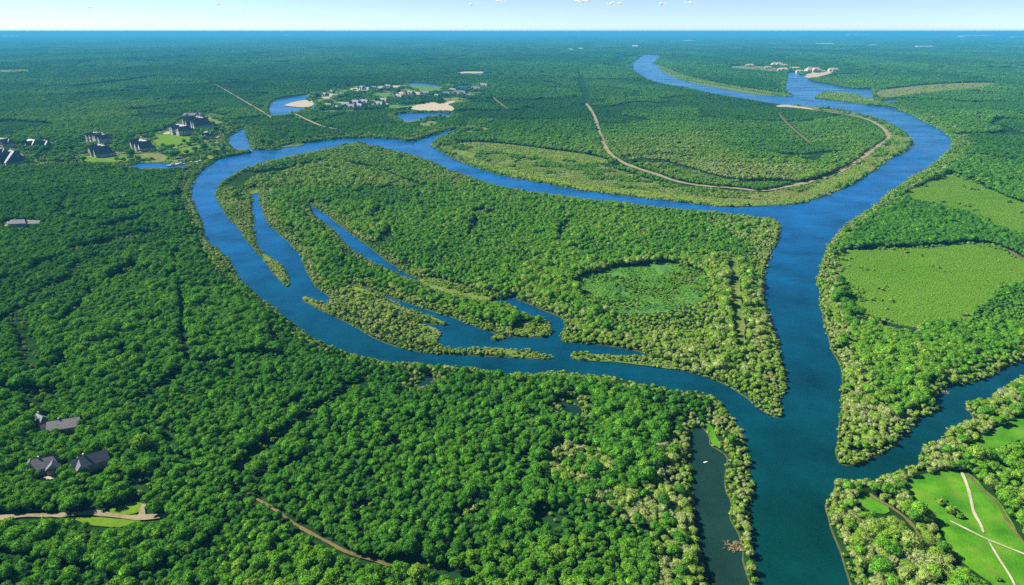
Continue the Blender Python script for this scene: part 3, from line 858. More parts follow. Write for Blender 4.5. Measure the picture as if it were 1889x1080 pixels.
blocked = []                                       # (x, y, radius): building plots, filled below before planting


def clear_plots(x, y, h):
    ok = np.ones(len(x), bool)
    for bx, by, br in blocked:
        d2 = (x - bx) ** 2 + (y - by) ** 2
        ok &= d2 > br * br
        # a lower strip on the camera's side of the plot
        ok &= ~((np.abs(x - bx * y / by) < br * .8) & (y < by) & (y > by - br - h * .9))
    return ok


# ------------------------------------------------------------------ buildings
def windows(parent, spots, w=1.1, h=1.5, me={}):
    key = (w, h)
    if key not in me:
        b = MB().box(-w / 2, w / 2, -.06, .06, -h / 2, h / 2)
        b2 = MB().box(-w / 2 + .12, w / 2 - .12, -.08, .08, -h / 2 + .12, h / 2 - .12)
        f = bpy.data.meshes.new("window"); f.from_pydata(b.v, [], b.f); f.materials.append(M['white'])
        g = bpy.data.meshes.new("pane"); g.from_pydata(b2.v, [], b2.f); g.materials.append(M['glass'])
        me[key] = (f, g)
    for (x, y, z, rz) in spots:
        o = bpy.data.objects.new("window", me[key][0]); C.objects.link(o); o.parent = parent
        o.location = (x, y, z); o.rotation_euler = (0, 0, rz)
        g = bpy.data.objects.new("pane", me[key][1]); C.objects.link(g); g.parent = o


def building(name, px, py, rz, vols, label, cat, wall, roof, group=None, size=1.0, win=(1.1, 1.5), door=True, chim=1, hip=.6, plot=None):
    """vols: (x0,x1,y0,y1, wall height, roof height); the first is the main block"""
    p = at(px, py, .5)
    root = empty(name, p, rz)
    tag(root, label, cat, group); root.scale = (size, size, size)
    wb, rb = MB(), MB()
    for i, (x0, x1, y0, y1, hw, hr) in enumerate(vols):
        e = .004 * i
        wb.box(x0 + e, x1 - e, y0 + e, y1 - e, -1 - e, hw + e)
        hp = hip if i == 0 else 0
        rb.hip(x0, x1, y0, y1, hw + .31 + .03 * i, hr, hp, .5 + .03 * i)
        if hp == 0:                                # gable ends are wall
            z0, z1 = hw + e - .02, hw + .25 + hr * .96; q = .03
            if x1 - x0 >= y1 - y0:
                m_ = (y0 + y1) / 2
                wb.add([(x0 + q, y0 + q, z0), (x0 + q, y1 - q, z0), (x0 + q, m_, z1), (x1 - q, y0 + q, z0), (x1 - q, y1 - q, z0), (x1 - q, m_, z1)], [(0, 2, 1), (3, 4, 5), (0, 3, 5, 2), (1, 2, 5, 4), (0, 1, 4, 3)])
            else:
                m_ = (x0 + x1) / 2
                wb.add([(x0 + q, y0 + q, z0), (x1 - q, y0 + q, z0), (m_, y0 + q, z1), (x0 + q, y1 - q, z0), (x1 - q, y1 - q, z0), (m_, y1 - q, z1)], [(0, 1, 2), (3, 5, 4), (0, 2, 5, 3), (1, 4, 5, 2), (0, 3, 4, 1)])
    wb.build("wall", wall, root)
    ro = rb.build("roof", roof, root)
    x0, x1, y0, y1, hw, hr = vols[0]
    for k_ in range(chim):
        cx = x0 + (x1 - x0) * (.3 + .4 * k_ / max(1, chim - 1) if chim > 1 else .35); cyy = (y0 + y1) / 2 + .6
        s_ = max(.45, (x1 - x0) * .02)
        MB().box(cx - s_, cx + s_, cyy - s_, cyy + s_, hw + hr * .4, hw + hr + 1.2 + s_).build("chimney", M['stone'], ro)
    sp = []
    ww, wh = win
    for (x0, x1, y0, y1, hw, hr) in vols[:3]:
        n = max(2, min(5, int((x1 - x0) / (ww * 2.6))))
        for i in range(n):
            sp.append((x0 + (i + .5) * (x1 - x0) / n, y0 - .04, hw * .55, 0))
        sp.append((x0 - .04, (y0 + y1) / 2, hw * .55, math.pi / 2)); sp.append((x1 + .04, (y0 + y1) / 2, hw * .55, math.pi / 2))
    sp = [q for q in sp if not any(v[0] + .3 < q[0] < v[1] - .3 and v[2] + .3 < q[1] < v[3] - .3 for v in vols)]
    windows(root, sp, ww, wh)
    if door:
        x0, x1, y0, y1, hw, hr = vols[-1]
        MB().box((x0 + x1) / 2 - ww * .5, (x0 + x1) / 2 + ww * .5, y0 - .12, y0 + .1, 0, min(hw * .7, 2.2 * max(1, ww))).build("door", M['wood'], root)
    rad = plot if plot is not None else max(max(abs(v[0]), abs(v[1]), abs(v[2]), abs(v[3])) for v in vols) * 1.05
    blocked.append((p.x, p.y, rad))
    return root


R = math.radians
# houses in the wood at the lower left
building("house", 88, 868, R(24), [(-9.1, 7.8, -5.2, 5.2, 4.16, 4.68), (-11.7, -4.55, -9.1, 3.9, 3.9, 4.16), (1.3, 8.45, -8.45, 0.0, 3.9, 3.64)],
         "dark slate house with a pale terrace, left of the two near houses in the wood", "house", M['plaster'], M['slate'], plot=8.5, size=.95)
building("house", 172, 862, R(38), [(-10.4, 9.1, -4.94, 4.94, 4.16, 4.94), (-9.75, -3.25, -9.1, 2.6, 3.9, 4.42)],
         "dark slate house with a steep gable, right of the two near houses in the wood", "house", M['plaster'], M['slate'], plot=8.5, size=.95, hip=0)
building("house", 122, 794, R(20), [(-9.75, 9.75, -5.85, 5.85, 3.9, 4.16), (3.9, 9.62, 0.0, 9.1, 3.9, 2.86)],
         "house with a pale grey low roof in the wood above the dark slate pair", "house", M['plaster'], M['slate_pale'], plot=8, size=.95, hip=0)
building("house", 78, 785, R(-30), [(-7.15, 7.15, -4.42, 4.42, 3.9, 4.16), (-6.5, -1.3, -7.15, 1.3, 3.77, 3.25)],
         "small shaded house with a white gable, left of the pale grey roof", "house", M['white'], M['slate'], plot=6.5, size=.95)
building("farmhouse", 38, 418, R(8), [(-13, 10, -5, 5, 4.5, 4.5), (12, 26, -4, 4, 3.5, 3.5)],
         "pale stone farmhouse alone in a sandy gap at the left edge", "house", M['stone'], M['slate_pale'], plot=20, win=(1.6, 2))
# manors of the riverside settlement
MAN = "manor houses of the riverside settlement"


def manor(px, py, rz, L, D, hw, hr, label, seed, wings=3, roof='slate'):
    hw *= .8; hr *= .85
    q = random.Random(seed)
    vols = [(-L / 2, L / 2, -D / 2, D / 2, hw, hr)]
    for i in range(wings):
        cx = -L / 2 + L * (i + .5) / wings + q.uniform(-.05, .05) * L; w_ = L * q.uniform(.14, .2) / max(1, wings / 3); t = hw * q.uniform(.85, 1.2)
        vols.append((cx - w_ / 2, cx + w_ / 2, -D * q.uniform(.7, .95), D * .25, t, hr * q.uniform(.75, 1.05)))
    return building("manor_house", px, py, rz, vols, label, "manor house", M['stone'], M[roof], MAN, size=1.0, win=(2.4, 3.2), chim=3, plot=L * .52)


manor(268, 277, R(-44), 60, 28, 9, 18, "manor with a tall dark slate roof between the bright lawn and the dry grass", 1)
manor(191, 287, R(-40), 56, 30, 8, 19, "dark slate manor on the front edge of the long bright lawn", 2)
manor(187, 263, R(-38), 78, 22, 14, 12, "long many-gabled pale manor against the wood, behind the dark slate one", 3, 5)
manor(338, 248, R(-40), 66, 28, 14, 15, "manor wing with pale stone front at the top of the bright lawn", 4, 4)
manor(372, 238, R(-46), 74, 40, 16, 22, "largest manor, tall dark roofs, behind the bright lawn", 5, 4)
manor(385, 256, R(-35), 34, 18, 9, 10, "smaller manor wing between the bright lawn and the boat jetty", 6, 2)
manor(28, 300, R(-42), 56, 44, 5, 23, "manor with a broad dark hipped roof at the left edge of the photo", 7, 1)
manor(62, 272, R(-30), 42, 24, 9, 12, "grey manor behind the broad dark roof, half hidden by trees", 8, 2)
manor(12, 272, R(-25), 52, 22, 12, 12, "pale manor cut by the left edge, rear of the row", 9, 3, 'slate_pale')
manor(88, 274, R(-38), 34, 22, 7, 13, "white-fronted gabled manor at the bend of the settlement drive", 10, 1)
manor(5, 286, R(-30), 40, 18, 8, 9, "low pale manor cut by the left edge, front of the row", 11, 2, 'slate_pale')
manor(357, 217, R(10), 60, 22, 8, 8, "pale roofed house highest up the slope behind the manors", 12, 2, 'slate_pale')
# houses on the sandy lakes
HS = "houses between the sandy lakes"
hs = [(606, 199, 34, "house nearest the left beach, by the lake shore"), (622, 201, 30, "grey house right of the beach house, behind the clump of trees"), (636, 199, 36, "house with pale walls in the middle of the lakeside row"),
      (657, 194, 40, "long lakeside house behind the row, with dark roof"), (672, 193, 34, "lakeside house left of the small lagoon, near its trees"), (690, 192, 42, "house on the near shore of the small lagoon"),
      (708, 190, 32, "right end house of the lakeside row"), (600, 178, 50, "white roofed house behind the beach, on the far pond"), (622, 181, 34, "house on the sand spit behind the beach"),
      (720, 168, 48, "house on the sandy neck between the two upper lakes"), (757, 176, 50, "low house on the point left of the upper lake"), (785, 176, 40, "house at the tip of the upper lake's near shore"),
      (848, 178, 44, "house in the trees below the right pond"), (862, 180, 36, "house in the trees, right of the one below the right pond"), (893, 163, 54, "house alone beyond the right pond"), (823, 176, 36, "pale house in the trees above the big beach")]
hs += [(612, 172, 40, "pale house at the far pond behind the beach"), (630, 176, 36, "house between the far pond and the beach spit"), (648, 201, 32, "house at the front of the lakeside row, above the tree belt"), (664, 200, 34, "house at the front of the row, left of the reedy inlet"),
       (700, 197, 34, "house below the small lagoon's right end"), (668, 166, 46, "long pale house on the upper sand strip, left"), (690, 164, 40, "pale house on the upper sand strip, middle"), (716, 163, 46, "pale house on the upper sand strip, right"),
       (738, 184, 34, "house in the tree belt above the big beach, left"), (700, 169, 36, "house by the small lagoon's far shore"), (806, 180, 34, "house right of the upper lake's tip"), (836, 172, 40, "house on the left shore of the right pond"), (878, 168, 38, "house on the right shore of the right pond"), (640, 194, 34, "house half hidden behind the lakeside row")]
for i, (x, y, L, lab) in enumerate(hs):
    q = random.Random(i + 50)
    L *= q.uniform(.75, 1.45); D = L * q.uniform(.4, .6)
    building("lake_house", x, y, R(q.uniform(-55, -15)), [(-L / 2, L / 2, -D / 2, D / 2, L * .17, L * .19), (-L * .38, -L * .1, -D * .85, 0, L * .15, L * .14), (L * .12, L * .36, -D * .75, 0, L * .14, L * .12)],
             lab, "house", M['white' if i % 4 == 1 else 'plaster'], M['slate' if i % 3 == 0 else 'slate_pale'], HS, win=(2, 2.2), plot=L * .55)
# cream houses at the far basin
BH = "cream houses around the far river basin"
bs = [(1383, 123.5, 60, "cream house left of the far basin, alone at the wood's edge"), (1417, 127, 48, "small cream house near the basin's left bank"), (1433, 123, 90, "broad cream house left of the basin's head"), (1446, 124, 60, "cream house close by the left corner of the basin"),
      (1444, 131.5, 66, "low pale house on the waterline, left side of the basin head"), (1460, 128, 46, "pale house centred at the head of the basin"), (1469, 128.5, 54, "cream house on the right of the basin head"), (1475, 134, 50, "low house on the waterline, right side of the basin head"),
      (1499, 134, 100, "largest cream house, on the right-hand sand bank of the basin"), (1517, 133.5, 36, "small cream house on the sand bank, right of the largest"), (1537, 132, 66, "cream house at the far right end of the sand bank")]
for i, (x, y, L, lab) in enumerate(bs):
    q = random.Random(i + 90); D = L * q.uniform(.4, .5)
    building("river_house", x, y, R(q.uniform(-15, 15)), [(-L / 2, L / 2, -D / 2, D / 2, L * .16, L * .17), (-L * .2, L * .1, -D * .8, 0, L * .14, L * .13)],
             lab, "house", M['cream'], M['tile'], BH, win=(3, 3), plot=L * .6, hip=.8)
# white sheds and plants out towards the horizon
ws = [(22, 69.0, 900, "long white works near the horizon, far left"), (530, 66.5, 500, "white shed near the horizon above the left wood"), (747, 65.5, 420, "white shed near the horizon left of centre"), (960, 63.0, 900, "white plant on the horizon at the centre"),
      (1052, 93.5, 60, "left of two small white cottages in the wood west of the far river"), (1071, 91.8, 60, "right of two small white cottages in the wood west of the far river"), (1171, 91.5, 80, "white tower block above the far end of the river"), (1445, 64.2, 700, "small white works on the horizon right of centre"), (1583, 67.0, 1300, "long low white works near the horizon, upper right"),
      (1522, 82.5, 330, "bright white shed in the wood above the far basin"), (1610, 84.5, 110, "tiny white shed right of the bright one"), (1800, 69.5, 1300, "widest white works near the right horizon"), (1745, 67.5, 700, "white works left of the widest one near the right horizon"),
      (1705, 87.5, 260, "pale sheds in the wood at the upper right"), (1880, 70.0, 700, "white works cut by the right edge, near the horizon"), (1270, 76.5, 330, "pale shed beyond the far end of the river")]
for i, (x, y, L, lab) in enumerate(ws):
    p = at(x, y)
    D = L * .35; hh = max(14, L * .045)
    if i == 6: hh = 40
    root = empty("white_shed", p, R((i * 37) % 20 - 10)); tag(root, lab, "shed", "white buildings far out in the woods")
    MB().box(-L / 2, L / 2, -D / 2, D / 2, -1, hh).build("wall", M['white'], root)
    MB().hip(-L / 2, L / 2, -D / 2, D / 2, hh + .31, hh * .5, .2, L * .01).build("roof", M['white'], root)
    blocked.append((p.x, p.y, L * .55))

# ------------------------------------------------------------------ jetties, boats, rocks, driftwood
def jetty(pts, width, label):
    root = empty("jetty", at(*pts[0], 0)); o = root.location
    tag(root, label, "jetty")
    b = MB(); pb = []
    for (a, c) in zip(pts[:-1], pts[1:]):
        A, B = at(*a) - o, at(*c) - o
        d = (B - A).normalized(); n_ = Vector((-d.y, d.x, 0)) * width / 2
        b.add([A + n_ + Vector((0, 0, .9)), A - n_ + Vector((0, 0, .9)), B - n_ + Vector((0, 0, .9)), B + n_ + Vector((0, 0, .9)),
               A + n_ + Vector((0, 0, .6)), A - n_ + Vector((0, 0, .6)), B - n_ + Vector((0, 0, .6)), B + n_ + Vector((0, 0, .6))],
              [(0, 1, 2, 3), (7, 6, 5, 4), (0, 4, 5, 1), (1, 5, 6, 2), (2, 6, 7, 3), (3, 7, 4, 0)])
        k = max(2, int((B - A).length / 14))
        for i in range(k + 1):
            for s_ in (-1, 1): pb.append(A + (B - A) * i / k + n_ * s_ * 1.06)
    b.build("deck", M['wood'], root)
    for q in pb[:40]:
        MB().tube((q.x, q.y, -2), (q.x, q.y, 1.5), .22, .2).build("pile", M['wood'], root)


jetty([(425, 283), (443, 281.5), (465, 279)], 5, "dark wooden jetty pointing out into the river by the settlement")
jetty([(415, 246), (432, 240), (455, 233)], 6, "pale walkway along the head of the small harbour")
jetty([(390, 264), (405, 268), (414, 272)], 6, "white jetty on the harbour's near bank")


def boat(px, py, rz, L, label, group="boats moored by the settlement", cabin=True, name="motor_boat", cat="boat"):
    p = at(px, py); root = empty(name, (p.x, p.y, -.5), rz); tag(root, label, cat, group)
    w = L * .16; v = []; f = []
    secs = [(-.5, .85, .0), (-.2, 1, 0), (.15, .95, .05), (.38, .55, .12), (.5, .04, .2)]
    hd = L * .11
    for t, k, up in secs:
        x = t * L
        v += [(x, -w * k, hd + up * hd), (x, -w * k * .7, hd * .1), (x, 0, -hd * .5), (x, w * k * .7, hd * .1), (x, w * k, hd + up * hd)]
    for i in range(4):
        for j in range(4): f.append((i * 5 + j, i * 5 + 5 + j, i * 5 + 6 + j, i * 5 + 1 + j))
        f.append((i * 5 + 4, i * 5 + 9, i * 5 + 5, i * 5))
    f.append((0, 1, 2, 3, 4))
    link("hull", v, f, M['white'], root)
    if cabin:
        b = MB().box(-L * .12, L * .18, -w * .6, w * .6, hd * 1.02, hd * 2.2); b.build("cabin", M['white'], root)
        MB().box(L * .181, L * .19, -w * .5, w * .5, hd * 1.4, hd * 2.1).build("windscreen", M['glass'], root)
    else:
        MB().box(-L * .05, L * .03, -w * .9, w * .9, hd * .7, hd * .85).build("seat", M['wood'], root)


bl = [(398, 267, 10, 20, "white motor boat at the top of the harbour bank"), (408, 270, -20, 22, "larger white motor boat beside the white jetty"), (415, 274, 30, 16, "white boat at the end of the white jetty"), (421, 266, 70, 15, "white boat moored out in the small harbour"),
      (318, 306, 15, 18, "white boat at the mouth of the narrow cove"), (333, 304, -8, 22, "white boat below the shrubs, second from the cove mouth"), (352, 302, 12, 18, "white boat midway along the settlement bank"), (368, 300, 24, 20, "white boat under the bank's dark trees"),
      (384, 298, 8, 16, "white boat nearest the river bend by the settlement")]
for x, y, a, L, lab in bl: boat(x, y, R(a), L, lab)
boat(1302, 852, R(20), 2.9, "small white rowing boat alone on the dark side pond", None, False, "rowing_boat", "boat")


def driftwood(px, py, n, rad, label):
    p = at(px, py); q = random.Random(int(px)); root = empty("driftwood_heap", (p.x, p.y, -.4)); tag(root, label, "driftwood")
    for i in range(n):
        a = q.uniform(0, 6.28); r_ = rad * math.sqrt(q.random()); b = q.uniform(0, 6.28); L = q.uniform(1, 2.6)
        x, y = r_ * math.cos(a) * 1.3, r_ * math.sin(a)
        mb = MB().tube((x, y, .1), (x + L * math.cos(b), y + L * math.sin(b), q.uniform(.3, 1.1)), .16, .07)
        mb.tube((x + L * .5 * math.cos(b), y + L * .5 * math.sin(b), .4), (x + L * .8 * math.cos(b + .6), y + L * .8 * math.sin(b + .6), .9), .09, .04, 5)
        mb.build("branch", M['deadwood'], root)


M['deadwood'] = make_noisy("dead_wood", [(.3, (.17, .12, .065)), (.7, (.30, .22, .12))], 1.2)
driftwood(1356, 1008, 60, 4.2, "bleached driftwood heap on the spit in the side pond")
driftwood(1737, 722, 26, 3.0, "brown dead branches lying at the creek's edge")

# ------------------------------------------------------------------ planting
def scatter(name, x, y, z, rot, sc3, tint, idx, protos, label, cat, extra=None):
    """ONE object: points carrying copies of the given meshes"""
    n = len(x)
    me = bpy.data.meshes.new(name); me.vertices.add(n)
    co = np.stack([x, y, np.full(n, z)], 1).astype(np.float32)
    me.vertices.foreach_set("co", co.ravel())
    for nm, ty, arr, key in (("rot", 'FLOAT', rot, 'value'), ("tint", 'FLOAT', tint, 'value'), ("pick", 'INT', idx, 'value')):
        a = me.attributes.new(nm, ty, 'POINT'); a.data.foreach_set(key, np.asarray(arr, np.int32 if ty == 'INT' else np.float32))
    a = me.attributes.new("size", 'FLOAT_VECTOR', 'POINT'); a.data.foreach_set("vector", np.asarray(sc3, np.float32).ravel())
    me.update()
    o = bpy.data.objects.new(name, me); C.objects.link(o)
    tag(o, label, cat, None, 'stuff')
    g = bpy.data.node_groups.new(name, 'GeometryNodeTree')
    g.interface.new_socket("Geometry", in_out='INPUT', socket_type='NodeSocketGeometry')
    g.interface.new_socket("Geometry", in_out='OUTPUT', socket_type='NodeSocketGeometry')
    N, L = g.nodes, g.links
    gi, go = N.new("NodeGroupInput"), N.new("NodeGroupOutput")
    ip = N.new("GeometryNodeInstanceOnPoints"); ip.inputs["Pick Instance"].default_value = True
    jg = N.new("GeometryNodeJoinGeometry")
    for objs in protos:
        srcs = []
        for ob in objs:
            oi = N.new("GeometryNodeObjectInfo"); oi.transform_space = 'ORIGINAL'; oi.inputs["Object"].default_value = ob
            oi.inputs["As Instance"].default_value = False
            srcs.append(oi.outputs["Geometry"])
        gt = N.new("GeometryNodeGeometryToInstance")
        if len(srcs) > 1:
            j2 = N.new("GeometryNodeJoinGeometry")
            for s_ in srcs: L.new(s_, j2.inputs[0])
            L.new(j2.outputs[0], gt.inputs[0])
        else:
            L.new(srcs[0], gt.inputs[0])
        L.new(gt.outputs[0], jg.inputs[0])
    def na(nm, ty):
        q = N.new("GeometryNodeInputNamedAttribute"); q.data_type = ty; q.inputs["Name"].default_value = nm
        return q.outputs["Attribute"]
    cx = N.new("ShaderNodeCombineXYZ"); L.new(na("rot", 'FLOAT'), cx.inputs["Z"])
    L.new(gi.outputs[0], ip.inputs["Points"]); L.new(jg.outputs[0], ip.inputs["Instance"])
    L.new(na("pick", 'INT'), ip.inputs["Instance Index"]); L.new(cx.outputs[0], ip.inputs["Rotation"]); L.new(na("size", 'FLOAT_VECTOR'), ip.inputs["Scale"])
    L.new(ip.outputs[0], go.inputs[0])
    md = o.modifiers.new("planting", 'NODES'); md.node_group = g
    return o


def source(kind):
    """data-only source objects for the planting (not in the scene)"""
    out = []
    for i, (me, tm) in enumerate(KIND[kind]):
        a = [bpy.data.objects.new(kind + "_crown_source", me)]
        if tm is not None: a.append(bpy.data.objects.new(kind + "_trunk_source", tm))
        out.append(a)
    return out


def individuals(kind, x, y, h, tint, unit, labels, cat, groups, seed):
    r = np.random.default_rng(seed)
    for i in range(len(x)):
        me, tm = KIND[kind][r.integers(0, len(KIND[kind]))]
        root = empty(kind, (x[i], y[i], 0), r.uniform(0, 6.28))
        k = h[i] / unit; w = k * r.uniform(.9, 1.12)
        root.scale = (w, w, k)
        tag(root, labels[i], cat, groups[i])
        for nm, q in (("trunk", tm), ("crown", me)):
            o = bpy.data.objects.new(nm, q); C.objects.link(o); o.parent = root
            o["tint"] = float(tint[i])


def plant():
    P1 = np.vstack([grid(140, 520, 3.9, 11, 1.0, 440), grid(520, 1150, 3.6, 12, 1.0, 300)])
    x, y, h, t, wil = tree_points(P1, 6.3, 12)
    ok = clear_plots(x, y, h); x, y, h, t, wil = x[ok], y[ok], h[ok], t[ok], wil[ok]
    u, v = to_px(x, y, h * .6)
    vis = (u > 4) & (u < 1885) & (v > 0) & (v < 1074)
    dist = np.where(vis, np.hypot(np.hypot(x, y), H), 1e9)
    rr = np.random.default_rng(99)
    for kind, sel, unit in (('broadleaf_tree', ~wil, 8.0), ('willow', wil, 5.4)):
        ids = np.nonzero(sel)[0]
        near = ids[np.argsort(dist[ids])[:300]]
        rest = np.setdiff1d(ids, near)
        labs, grp = [], []
        for i in near:
            if kind == 'willow':
                if u[i] < 1300: lab = ("pale sage willow in the thicket left of the dark side pond", "willows left of the side pond")
                elif u[i] < 1450: lab = ("pale sage willow on the strip between side pond and river", "willows on the pond strip")
                elif y[i] > 0 and u[i] < 1640: lab = ("pale sage willow on the wooded corner between river and meadow", "willows on the river corner")
                else: lab = ("pale sage willow in the band along the bright meadow", "willows by the meadow")
            else:
                if u[i] < 330: lab = ("green round-crowned tree in the wood below the gravel drive", "trees below the gravel drive")
                elif u[i] < 760 and v[i] > 955 + (u[i] - 510) * .42: lab = ("green round-crowned tree between the dirt track and the bottom edge", "trees below the dirt track")
                elif u[i] < 1000: lab = ("green round-crowned tree in the wood right of the dirt track", "trees right of the dirt track")
                elif u[i] < 1400: lab = ("green round-crowned tree in the wood left of the side pond, at the bottom", "trees left of the side pond")
                else: lab = ("green round-crowned tree in the corner wood between river and meadow", "trees on the river corner")
            labs.append(lab[0]); grp.append(lab[1])
        individuals(kind, x[near], y[near], h[near] * (.62 if kind == 'willow' else 1), t[near], unit * (.62 if kind == 'willow' else 1), labs, "tree" if kind != 'willow' else "willow", grp, 5)
        n = len(rest)
        k = h[rest] / unit * (1.0 if kind != 'willow' else .86); w = k * rr.uniform(.88, 1.15, n)
        nm, lab = (("woodland", "dense green woodland covering the land on both sides of the river") if kind != 'willow' else ("willow_thicket", "pale sage willow thickets along the river banks"))
        scatter(nm, x[rest], y[rest], 0, rr.uniform(0, 6.28, n), np.stack([w, w * rr.uniform(.82, 1.2, n), k], 1), t[rest], rr.integers(0, len(KIND[kind]), n), source(kind), lab, "woodland" if kind != 'willow' else "thicket")
    # further woods
    P2 = grid(1150, 2700, 5.7, 21)
    x, y, h, t, wil = tree_points(P2, 7.6, 22)
    ok = clear_plots(x, y, h); x, y, h, t = x[ok], y[ok], h[ok], t[ok]
    n = len(x); k = h / 8.0; w = k * rr.uniform(.95, 1.2, n)
    scatter("middle_woodland", x, y, 0, rr.uniform(0, 6.28, n), np.stack([w, w, k], 1), t, rr.integers(0, 4, n), source('mid_tree'), "blue green woodland in the middle distance around the settlement and peninsula", "woodland")
    P3 = grid(2700, 3900, 7.6, 23, .9, 150)
    x, y, h, t, wil = tree_points(P3, 8.6, 24)
    ok = clear_plots(x, y, h); x, y, h, t = x[ok], y[ok], h[ok], t[ok]
    n = len(x); k = h / 7.4; w = k * rr.uniform(.95, 1.2, n)
    scatter("lakeside_woodland", x, y, 0, rr.uniform(0, 6.28, n), np.stack([w, w, k], 1), t, rr.integers(0, 4, n), source('mid_tree'), "woodland around the sandy lakes and behind the peninsula", "woodland")
    for nm, kind, a, b, sp, hs_, lab in (("distant_woodland", 'patch_small', 3900, 5200, 25, 1.1, "woodland further out beyond the sandy lakes and round the far basin"), ("far_woodland", 'patch_large', 5200, 11000, 64, 1.2, "far woodland fading to blue"), ("horizon_woodland", 'patch_far', 11000, 42000, 230, 1.0, "flat woodland running to the horizon")):
        p = grid(a, b, sp, 31, .5, 320)
        x, y, h, t, wil = tree_points(p, 9.0, 32)
        ok = clear_plots(x, y, h); x, y, h, t = x[ok], y[ok], h[ok], t[ok]
        n = len(x); k = (h / 8.5) * hs_
        scatter(nm, x, y, 0, rr.uniform(0, 6.28, n), np.stack([np.full(n, 1.), np.full(n, 1.), k], 1), np.clip(t - .04, 0, .4), rr.integers(0, len(KIND[kind]), n), source(kind), lab, "woodland")
    # crops, reeds, scattered shrubs
    p = grid(380, 1250, 2.1, 41, 1.0, 200)
    x, y = p[:, 0], p[:, 1]
    o = look(openm, x, y); s_ = o == 1
    x, y = x[s_], y[s_]; n = len(x)
    t = .555 + .09 * (vnoise(x, y, 60, 3) - .5) + .06 * (vnoise(x * .25, y, 7, 4) - .5) + rr.normal(0, .02, n)
    k = rr.uniform(.55, .9, n) * (1 + .35 * (vnoise(x, y, 9, 6) > .72))
    scatter("crop_plants", x, y, .4, rr.uniform(0, 6.28, n), np.stack([k, k, k * .42], 1), t, rr.integers(0, 3, n), source('crop_plant'), "low even crop covering the two light green fields", "crop")
    p = grid(300, 2400, 3.1, 45, .9, 200)
    x, y = p[:, 0], p[:, 1]
    o = look(openm, x, y)
    rw = 4.5 * np.clip(y / 600, .7, 3); rl = 2.0 * np.clip(y / 600, .8, 3)
    nw = np.zeros(len(x), bool); nl = np.zeros(len(x), bool)
    for a in range(8):
        nw |= look(water, x + rw * math.cos(a * .785), y + rw * math.sin(a * .785)) > 0
        nl |= look(water, x + rl * math.cos(a * .785), y + rl * math.sin(a * .785)) == 0
    wet_ = look(water, x, y) > 0
    fr_ = ((o == 0) & nw & ~wet_) | (wet_ & nl & (vnoise(x, y, 11, 17) > .62))
    s_ = fr_ | ((o == 12) & (rr.random(len(x)) < .35)) | ((o == 4) & (rr.random(len(x)) < .30) & (x > 300)) | ((o == 5) | (o == 9) | ((o == 10) & (rr.random(len(x)) < .25))) & ~wet_ & (fnoise(x, y, 24, 91) > .36)
    x, y, o = x[s_], y[s_], o[s_]; n = len(x)
    t = np.where(o == 9, .50, np.where(y > 900, .77, .74)) + .22 * (vnoise(x, y, 26, 3) - .5) + rr.normal(0, .05, n)
    k = rr.uniform(.6, 1.35, n) * (1 + np.clip((y - 800) / 1500, 0, .8))
    scatter("reeds", x, y, .1, rr.uniform(0, 6.28, n), np.stack([k, k, k * np.where(o == 9, .45, .8)], 1), t, rr.integers(0, 3, n), source('crop_plant'), "tufts of reed and tall grass on the banks and in the marsh", "reeds")
    p = grid(2400, 5200, 9.0, 47, .9, 60)
    x, y = p[:, 0], p[:, 1]
    o = look(openm, x, y); s_ = ((o == 5) | ((o == 4) & (rr.random(len(x)) < .06))) & (look(water, x, y) == 0)
    x, y = x[s_], y[s_]; n = len(x)
    t = .66 + .3 * (vnoise(x, y, 70, 3) - .5) + rr.normal(0, .06, n); k = rr.uniform(1.6, 4.2, n)
    scatter("far_reeds", x, y, .1, rr.uniform(0, 6.28, n), np.stack([k, k, k], 1), t, rr.integers(0, 3, n), source('crop_plant'), "scrub and reeds on the banks around the far river basin", "reeds")
    p = grid(160, 2600, 4.2, 51, .9, 260)
    x, y = p[:, 0], p[:, 1]
    o = look(openm, x, y); wv = look(water, x, y) + look(water, x, y, 1.5)
    dens = fnoise(x, y, 30, 61); rnd = rr.random(len(x))
    near_edge = np.zeros(len(x), bool)
    for a in range(8): near_edge |= look(water, x + 7 * math.cos(a * .785), y + 7 * math.sin(a * .785)) > 0
    fe = np.zeros(len(x), bool)
    for a in range(6): fe |= (o == 1) & (look(openm, x + 8 * math.cos(a * 1.047), y + 8 * math.sin(a * 1.047)) != 1)
    keep = (wv == 0) & ((fe & (dens > .60)) | ((o == 1) & (dens > .78) & (rnd < .3)) | ((o == 5) & (dens > .54) & (rnd < .8)) | ((o == 9) & (dens > .60) & (rnd < .6)) | ((o == 8) & (rnd < .3)) | ((o == 0) & (fnoise(x, y, 55, 1) * .6 + vnoise(x, y, 24, 77) * .4 < .165) & (y < 1000)) | ((o == 4) & (dens > .6) & (rnd < .5)) | ((o == 0) & near_edge & (rnd < .8)))
    x, y = x[keep], y[keep]
    u, v = to_px(x, y, 1.0); vis = (u > 4) & (u < 1885) & (v < 1076)
    n = len(x); t = np.clip(.62 + .3 * (vnoise(x, y, 18, 71) - .5) + rr.normal(0, .08, n) - np.clip((y - 900) / 4000, 0, .2), .1, .95)
    k = rr.uniform(.7, 1.7, n) * (1 + np.clip((y - 800) / 900, 0, 1.2))
    dist = np.where(vis, y, 1e9); near = np.argsort(dist)[:200]; rest = np.setdiff1d(np.arange(n), near)
    labs, grp = [], []
    for i in near:
        lab = (("low olive shrub on the bank of the dark side pond", "shrubs by the side pond") if u[i] < 1450 and v[i] > 770 else ("low olive shrub on the river bank beside the meadow corner", "shrubs on the meadow corner") if v[i] > 770 else ("low olive shrub at the edge of the island's south bank", "shrubs on the island bank"))
        labs.append(lab[0]); grp.append(lab[1])
